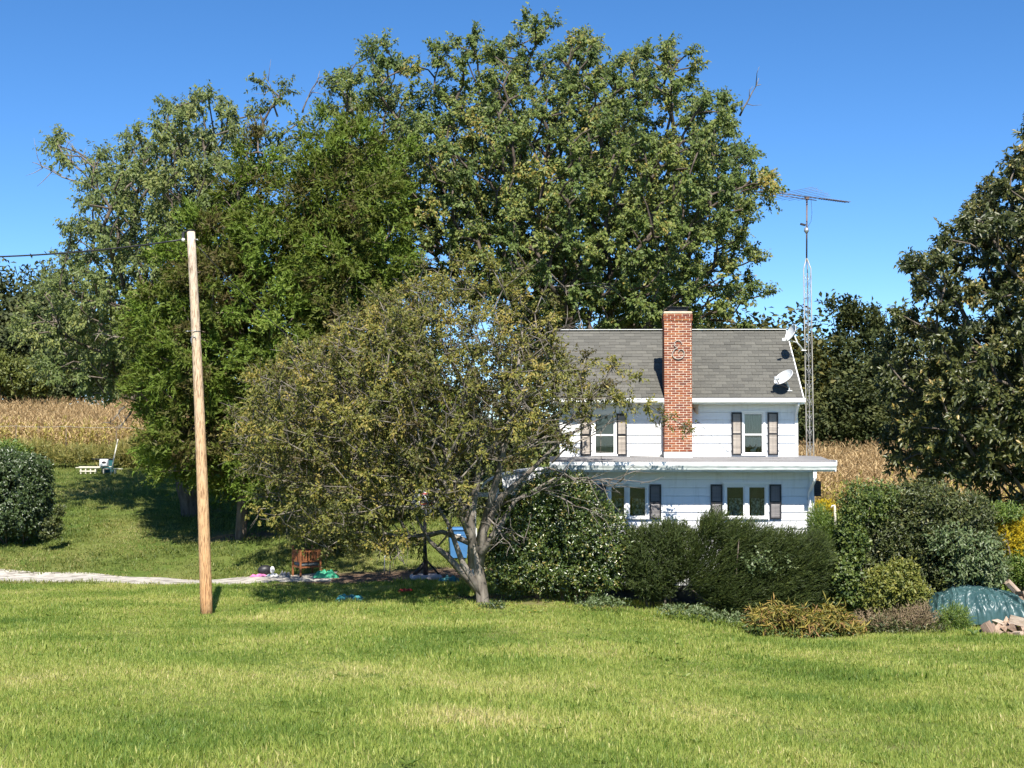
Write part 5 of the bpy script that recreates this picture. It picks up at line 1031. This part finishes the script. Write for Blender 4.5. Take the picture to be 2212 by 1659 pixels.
LOGM = M('split_wood', (1, 1, 1), (.62, .58, .54), 9, .9, .5, 40, stretch=(.4, 2, 2), rand=[(.42, .30, .20), (.50, .38, .28), (.34, .24, .17), (.55, .45, .36), (.28, .20, .15)])
def log_mesh(seed):
    r = random.Random(seed); k = r.choice((3, 3, 4, 6)); n = {3: [(0, .11), (-.09, -.05), (.10, -.06)], 4: [(-.08, .08), (-.10, -.07), (.08, -.08), (.10, .05)], 6: [(.08 * math.cos(a), .08 * math.sin(a)) for a in np.linspace(0, 5.236, 6)]}[k]
    mb = MB(); h = r.uniform(.19, .24); a = [(-h, y * r.uniform(.85, 1.1), z * r.uniform(.85, 1.1)) for y, z in n]; b_ = [(h, y, z) for _, y, z in a]
    mb.add(a + b_, [tuple(range(k - 1, -1, -1)), tuple(range(k, 2 * k))] + [(i, (i + 1) % k, k + (i + 1) % k, k + i) for i in range(k)]); return mb.mesh('split_log', LOGM)
lm = [log_mesh(k) for k in range(6)]; rl = random.Random(4)
def log(px, py, Y, label, rz=None, ry=0.0, sc=1.0, group='split logs of the woodpile'):
    o = bpy.data.objects.new('split_log', rl.choice(lm)); link(o); o.location = at(px, py, Y); o.rotation_euler = (rl.uniform(0, 6.28), ry + rl.uniform(-.25, .25), rz if rz is not None else rl.uniform(-.5, .5) + 1.4); o.scale = (sc * 1.0, sc, sc); tag(o, label, 'log', group)
for row, (y0, xs_) in enumerate(((1372, range(2128, 2260, 17)), (1358, range(2140, 2260, 17)), (1344, range(2158, 2262, 17)))):
    for x in xs_: log(x + rl.uniform(-4, 4), y0 + rl.uniform(-3, 3), 34.35 + row * .32 + rl.uniform(-.08, .08), 'split log heaped below the front edge of the tarp')
for y0 in range(1282, 1345, 15):
    for x in (2206, 2224, 2242): log(x + rl.uniform(-4, 4), y0 + rl.uniform(-4, 4), 36.2, 'split log stacked at the uncovered right end of the tarp', group='logs at the end of the woodpile')
log(2190, 1272, 36.5, 'pale triangular log standing above the right end of the tarp', 0.3, 1.0, 1.25, None)
log(2203, 1340, 34.6, 'long pale split log sticking out of the pile over the tarp corner', -.25, .42, 1.25, None)
log(2140, 1368, 34.3, 'thin pale log leaning down at the left end of the log heap', -.3, 1.0, 1.2, None)

# ------------------------------------------------------------------ things in the yard
def prop(name, label, cat, px, Y, rz=0, dz=0): return thing(name, label, cat, on_ground(px, Y, dz), rz)
# recycling cart
ct = prop('recycling_cart', 'blue wheeled recycling cart with a white recycling mark behind the apple trunk', 'bin', 990, 46.4, .12); BLUE = M('blue_plastic', (.05, .16, .36), (.07, .20, .42), 4, .45)
mb = MB(); lo = [(-.26, -.28), (.26, -.28), (.26, .28), (-.26, .28)]; hi = [(-.32, -.36), (.32, -.36), (.32, .36), (-.32, .36)]
mb.add([(x, y, .12) for x, y in lo] + [(x, y, 1.0) for x, y in hi], [(3, 2, 1, 0), (4, 5, 6, 7), (0, 1, 5, 4), (1, 2, 6, 5), (2, 3, 7, 6), (3, 0, 4, 7)]); mb.build('body', BLUE, ct)
mb = MB(); mb.bevel_box(-.35, .35, -.40, .40, 1.003, 1.09, .03); mb.build('lid', BLUE, ct)
for s in (-1, 1): mb = MB(); mb.tube([(s * .30, .30, .13), (s * .36, .30, .13)], .13, 14); mb.build('wheel', BLACK, ct)
mb = MB(); mb.tube([(-.26, .44, .98), (.26, .44, .98)], .018, 6); mb.tube([(-.26, .36, .96), (-.26, .44, .98)], .018, 6); mb.tube([(.26, .36, .96), (.26, .44, .98)], .018, 6); mb.build('handle', BLUE, ct)
rm = MB()
for k in range(3):
    a = math.pi / 2 + k * 2.0944; q = Vector((.075 * math.cos(a), 0, .075 * math.sin(a))); d = Vector((-math.sin(a), 0, math.cos(a))); nn_ = Vector((math.cos(a), 0, math.sin(a))); c0 = Vector((0, -.352, .80))
    rm.add([c0 + q - d * .06 - nn_ * .018, c0 + q + d * .03 - nn_ * .018, c0 + q + d * .03 - nn_ * .04, c0 + q + d * .085, c0 + q + d * .03 + nn_ * .04, c0 + q + d * .03 + nn_ * .018, c0 + q - d * .06 + nn_ * .018], [(0, 1, 5, 6), (2, 3, 4)])
rm.build('recycling_mark', PLASTICWHITE, ct)
wp = prop('board', 'narrow white board standing against the right side of the blue cart', 'board', 1022, 46.2, .1); mb = MB(); mb.bevel_box(-.13, .13, -.02, .02, 0, 1.05, .008); mb.build('panel', PLASTICWHITE, wp)
# basketball hoop
bh_ = prop('basketball_hoop', 'portable basketball hoop with black pole and white backboard beside the drive', 'basketball hoop', 922, 43.2, .15)
mb = MB(); mb.bevel_box(-.48, .48, -.30, .45, .0, .16, .05); mb.build('base', M('hoop_base', (.55, .50, .52), (.42, .38, .40), 5, .6), bh_)
mb = MB(); mb.tube([(-.02, 0, .15), (-.05, 0, 1.0), (-.06, -.05, 2.6)], [.085, .06, .05], 10); mb.build('pole', BLACK, bh_)
mb = MB(); mb.tube([(.40, .1, .15), (-.02, 0, .62)], .035, 6); mb.tube([(-.38, .05, .15), (-.03, 0, .55)], .07, 6); mb.build('brace', BLACK, bh_)
mb = MB(); mb.bevel_box(-.46, .40, -.16, -.12, 2.22, 2.86, .012); mb.build('backboard', PLASTICWHITE, bh_)
mb = MB(); RED = M('red_plastic', (.50, .03, .04), (.40, .03, .03), 6, .5)
for q in ((-.22, .16, 2.32, 2.36), (-.22, .16, 2.62, 2.66), (-.22, -.18, 2.36, 2.62), (.12, .16, 2.36, 2.62)): mb.box(q[0], q[1], -.166, -.161, q[2], q[3])
mb.build('target_square', RED, bh_)
mb = MB(); mb.tube([(-.03 + .19 * math.cos(a), -.37 + .19 * math.sin(a), 2.33) for a in np.linspace(0, 6.283, 19)], .012, 5); mb.build('rim', RED, bh_)
mb = MB()
for k in range(10):
    a = k * .628; mb.tube([(-.03 + .19 * math.cos(a), -.37 + .19 * math.sin(a), 2.33), (-.03 + .11 * math.cos(a + .3), -.37 + .11 * math.sin(a + .3), 1.98)], .006, 3); mb.tube([(-.03 + .19 * math.cos(a), -.37 + .19 * math.sin(a), 2.33), (-.03 + .11 * math.cos(a - .3), -.37 + .11 * math.sin(a - .3), 1.98)], .006, 3)
mb.build('net', PLASTICWHITE, bh_)
# slatted wooden chair
OR = M('orange_wood', (.27, .10, .035), (.17, .065, .03), 6, .6); GREYC = M('grey_cushion', (.16, .18, .19), (.11, .12, .13), 5, .9)
ch = prop('wooden_chair', 'old orange brown slatted wooden chair leaning in the shade by the drive', 'chair', 664, 45.2, .55); wch, dch = .68, .62
for x, y, h in ((-wch / 2, -dch / 2, .84), (wch / 2, -dch / 2, .84), (-wch / 2, dch / 2, .95), (wch / 2, dch / 2, .95)): mb = MB(); mb.bevel_box(x - .028, x + .028, y - .028, y + .028, -.03, h, .006); mb.build('leg', OR, ch)
for z in (.30, .48, .80):
    for y in (-dch / 2, dch / 2): mb = MB(); mb.box(-wch / 2 + .03, wch / 2 - .03, y - .015, y + .015, z - .025, z + .025); mb.build('rail', OR, ch)
    for x in (-wch / 2, wch / 2): mb = MB(); mb.box(x - .015, x + .015, -dch / 2 + .03, dch / 2 - .03, z - .025, z + .025); mb.build('rail', OR, ch)
for k in range(6):
    f = -.25 + k * .10
    for y in (-dch / 2, dch / 2): mb = MB(); mb.box(f - .02, f + .02, y - .008, y + .008, .506, .774); mb.build('slat', OR, ch)
    for x in (-wch / 2, wch / 2): mb = MB(); mb.box(x - .008, x + .008, f * .85 - .02, f * .85 + .02, .506, .774); mb.build('slat', OR, ch)
mb = MB(); mb.bevel_box(-wch / 2 + .03, wch / 2 - .03, -dch / 2 + .02, dch / 2 - .02, .33, .45, .03); mb.build('cushion', GREYC, ch)
def crumple(name, label, cat, px, Y, w_, d_, h_, mat, seed, rz=0):
    r = np.random.default_rng(seed); n = 22; vs = []; hh = r.random((8, 8))
    for j in range(n + 1):
        for i in range(n + 1):
            u, v = i / n, j / n; a, b_ = u * 6.99, v * 6.99; ia, ib = int(a), int(b_); fa, fb_ = a - ia, b_ - ib; fa = fa * fa * (3 - 2 * fa)
            z = (hh[ib, ia] * (1 - fa) + hh[ib, min(ia + 1, 7)] * fa) * (1 - fb_) + (hh[min(ib + 1, 7), ia] * (1 - fa) + hh[min(ib + 1, 7), min(ia + 1, 7)] * fa) * fb_
            e = min(1, 4 * min(u, 1 - u, v, 1 - v)) ** .6; vs.append(((u - .5) * w_ * (1 + .12 * math.sin(v * 11 + seed)), (v - .5) * d_ * (1 + .12 * math.sin(u * 9 + seed)), .02 + z * h_ * e))
    mb = MB(); mb.add(vs, [(j * (n + 1) + i, j * (n + 1) + i + 1, (j + 1) * (n + 1) + i + 1, (j + 1) * (n + 1) + i) for j in range(n) for i in range(n)])
    o = mb.build(name, mat); o.location = on_ground(px, Y); o.rotation_euler = (0, 0, rz); return tag(o, label, cat)
def P1(nm, c): return M(nm, c, tuple(x * .72 for x in c), 7, .5)
crumple('plastic_bag', 'bright green crumpled plastic bag beside the wooden chair', 'bag', 707, 44.4, .75, .4, .30, P1('green_film', (.05, .42, .22)), 1)
crumple('tarp_scrap', 'blue green scrap of tarp lying on the front lawn left of the tree', 'tarp scrap', 758, 36.9, .72, .5, .22, P1('teal_film', (.06, .26, .28)), 2, .2)
crumple('cloth', 'red cloth lying on the grass under the apple tree', 'cloth', 877, 39.2, .42, .3, .12, P1('red_cloth', (.45, .03, .03)), 3)
crumple('plastic_bag', 'teal plastic bag on the ground left of the apple trunk', 'bag', 970, 41.6, .62, .4, .26, P1('teal_bag', (.05, .22, .24)), 4)
crumple('toy_mat', 'flat pink mat lying in the grass near the wooden chair', 'mat', 562, 45.6, .55, .25, .10, P1('pink_plastic', (.62, .16, .36)), 5)
crumple('white_sheet', 'white sheet beside the pink mat', 'sheet', 592, 45.4, .42, .22, .10, P1('white_film', (.75, .74, .70)), 6)
crumple('sack', 'pale grey sack between the pink mat and the wooden chair', 'sack', 617, 45.0, .4, .3, .22, P1('grey_sack', (.28, .27, .25)), 8)
bag = prop('black_toy', 'small black and white object behind the pink mat', 'toy', 575, 46.0, .3); mb = MB(); mb.ball((0, 0, .17), .25, .16, .18); mb.build('body', BLACK, bag); mb = MB(); mb.ball((.22, -.1, .18), .08, .06, .13); mb.build('patch', PLASTICWHITE, bag)
for i, px in enumerate((831, 843)):
    sk = prop('stake', ('thin grey metal stake in the shade, the one nearer the wooden chair', 'thin grey metal stake in the shade, the one nearer the basketball hoop')[i], 'stake', px, 44.6); mb = MB(); mb.tube([(0, 0, -.1), (.02, 0, .72)], .018, 6); mb.build('rod', METAL, sk)
# white planks and box on the far lawn
YW = 69.5; CREAM = M('cream_paint', (.66, .62, .50), (.50, .46, .37), 5, .7)
tb_ = prop('low_bench', 'broken low white plank bench at the top of the left lawn', 'bench', 215, YW, .05)
for k, (x, y, z, l) in enumerate(((-.45, -.1, .30, 1.3), (-.2, .12, .34, 1.6), (.75, -.1, .24, .9))): mb = MB(); mb.bevel_box(x - l / 2, x + l / 2, y - .06, y + .06, z - .02, z + .02, .006); mb.build('plank', CREAM, tb_)
for x in (-.85, -.62, -.38, -.15, .25, .8): mb = MB(); mb.bevel_box(x - .03, x + .03, -.12, .10, -.02, .27, .006); mb.build('leg', CREAM, tb_)
for x, z in ((-.5, .10),): mb = MB(); mb.box(x - .4, x + .4, -.15, -.125, z, z + .06); mb.build('stretcher', CREAM, tb_)
bx = prop('white_box', 'white plastic box with a dark opening standing on the plank bench', 'box', 226, YW - .1, 0, .37); bx.location.z += 0.0
mb = MB(); mb.bevel_box(-.20, .20, -.15, .15, 0, .36, .04); mb.build('body', PLASTICWHITE, bx); mb = MB(); mb.ball((.04, -.152, .2), .11, .012, .06); mb.build('opening', BLACK, bx)
tq = prop('teal_crate', 'dark teal crate behind the white box', 'crate', 234, YW + .6, .2); mb = MB(); mb.bevel_box(-.28, .28, -.2, .2, 0, .66, .02); mb.build('body', P1('dark_teal', (.02, .11, .12)), tq); mb = MB(); mb.bevel_box(-.75, .33, -.24, .24, .663, .71, .01); mb.build('lid', BLACK, tq)
wl = prop('leaning_pole', 'slim white pole leaning beside the plank bench', 'pole', 240, YW - .3); mb = MB(); mb.tube([(0, 0, -.1), (.14, 0, .7), (.34, .05, 1.75)], [.035, .033, .028], 8); mb.build('rod', CREAM, wl)
# white pipe by the thicket
pp = prop('standpipe', 'white upright pipe with a bent top between the house and the thicket', 'pipe', 1804, 38.2); zt = at(1799, 1092, 38.2)[2] - pp.location.z; mb = MB(); mb.tube([(.02, 0, -.1), (.0, 0, zt * .5), (-.03, 0, zt - .08), (-.04, 0, zt), (-.10, 0, zt - .01), (-.13, 0, zt - .07)], [.035, .035, .033, .03, .026, .022], 8); mb.build('pipe', P1('ivory_pipe', (.78, .74, .62)), pp)
# wire fence along the left corn
fz = lambda x, y: float(ground(x, y))
fn = thing('wire_fence', 'thin wire fence crossing in front of the left corn field', 'fence', (-22, 73.6, fz(-22, 73.6)))
pt_ = []
for k in range(9):
    x = -31 + k * 2.6; y = 73.2 + .02 * k; z = fz(x, y); mb = MB(); mb.tube([(x + 22, y - 73.6, z - fn.location.z - .2), (x + 22, y - 73.6, z - fn.location.z + 2.3 - .04 * k)], .014, 5); mb.build('post', RUST, fn); pt_.append(Vector((x + 22, y - 73.6, z - fn.location.z + 2.26 - .04 * k)))
for dz in (0,):
    mb = MB(); q = []
    for a, b_ in zip(pt_[:-1], pt_[1:]): q += [a.lerp(b_, f) + Vector((0, 0, dz - .18 * f * (1 - f))) for f in (0, .25, .5, .75)]
    mb.tube(q, .012, 4); mb.build('wire', M('pale_wire', (.34, .31, .26)), fn)
# fallen twigs and leaves under the apple tree
rf = np.random.default_rng(77); n = 900; X = rf.normal(size=n) * 2.6 - .6; Y_ = 37 + rf.normal(size=n) * 2.2; ok = Y_ > 33; X, Y_ = X[ok], Y_[ok]; n = len(X)
v, tt = leaf_tris(np.stack([X, Y_, ground(X, Y_) + rf.uniform(.01, .06, n)], -1), nz(rf.normal(size=(n, 3)) * np.array((1, 1, .2))), .09 * rf.uniform(.6, 1.3, n), .05, np.array((0, 0, 1.)) + rf.normal(size=(n, 3)) * .4)
tag(np_obj('fallen_leaves', v, tt, YELLOW, None, {'tint': np.repeat(rf.random(n), 2)}), 'fallen brown leaves under the apple tree', 'leaves', kind='stuff')
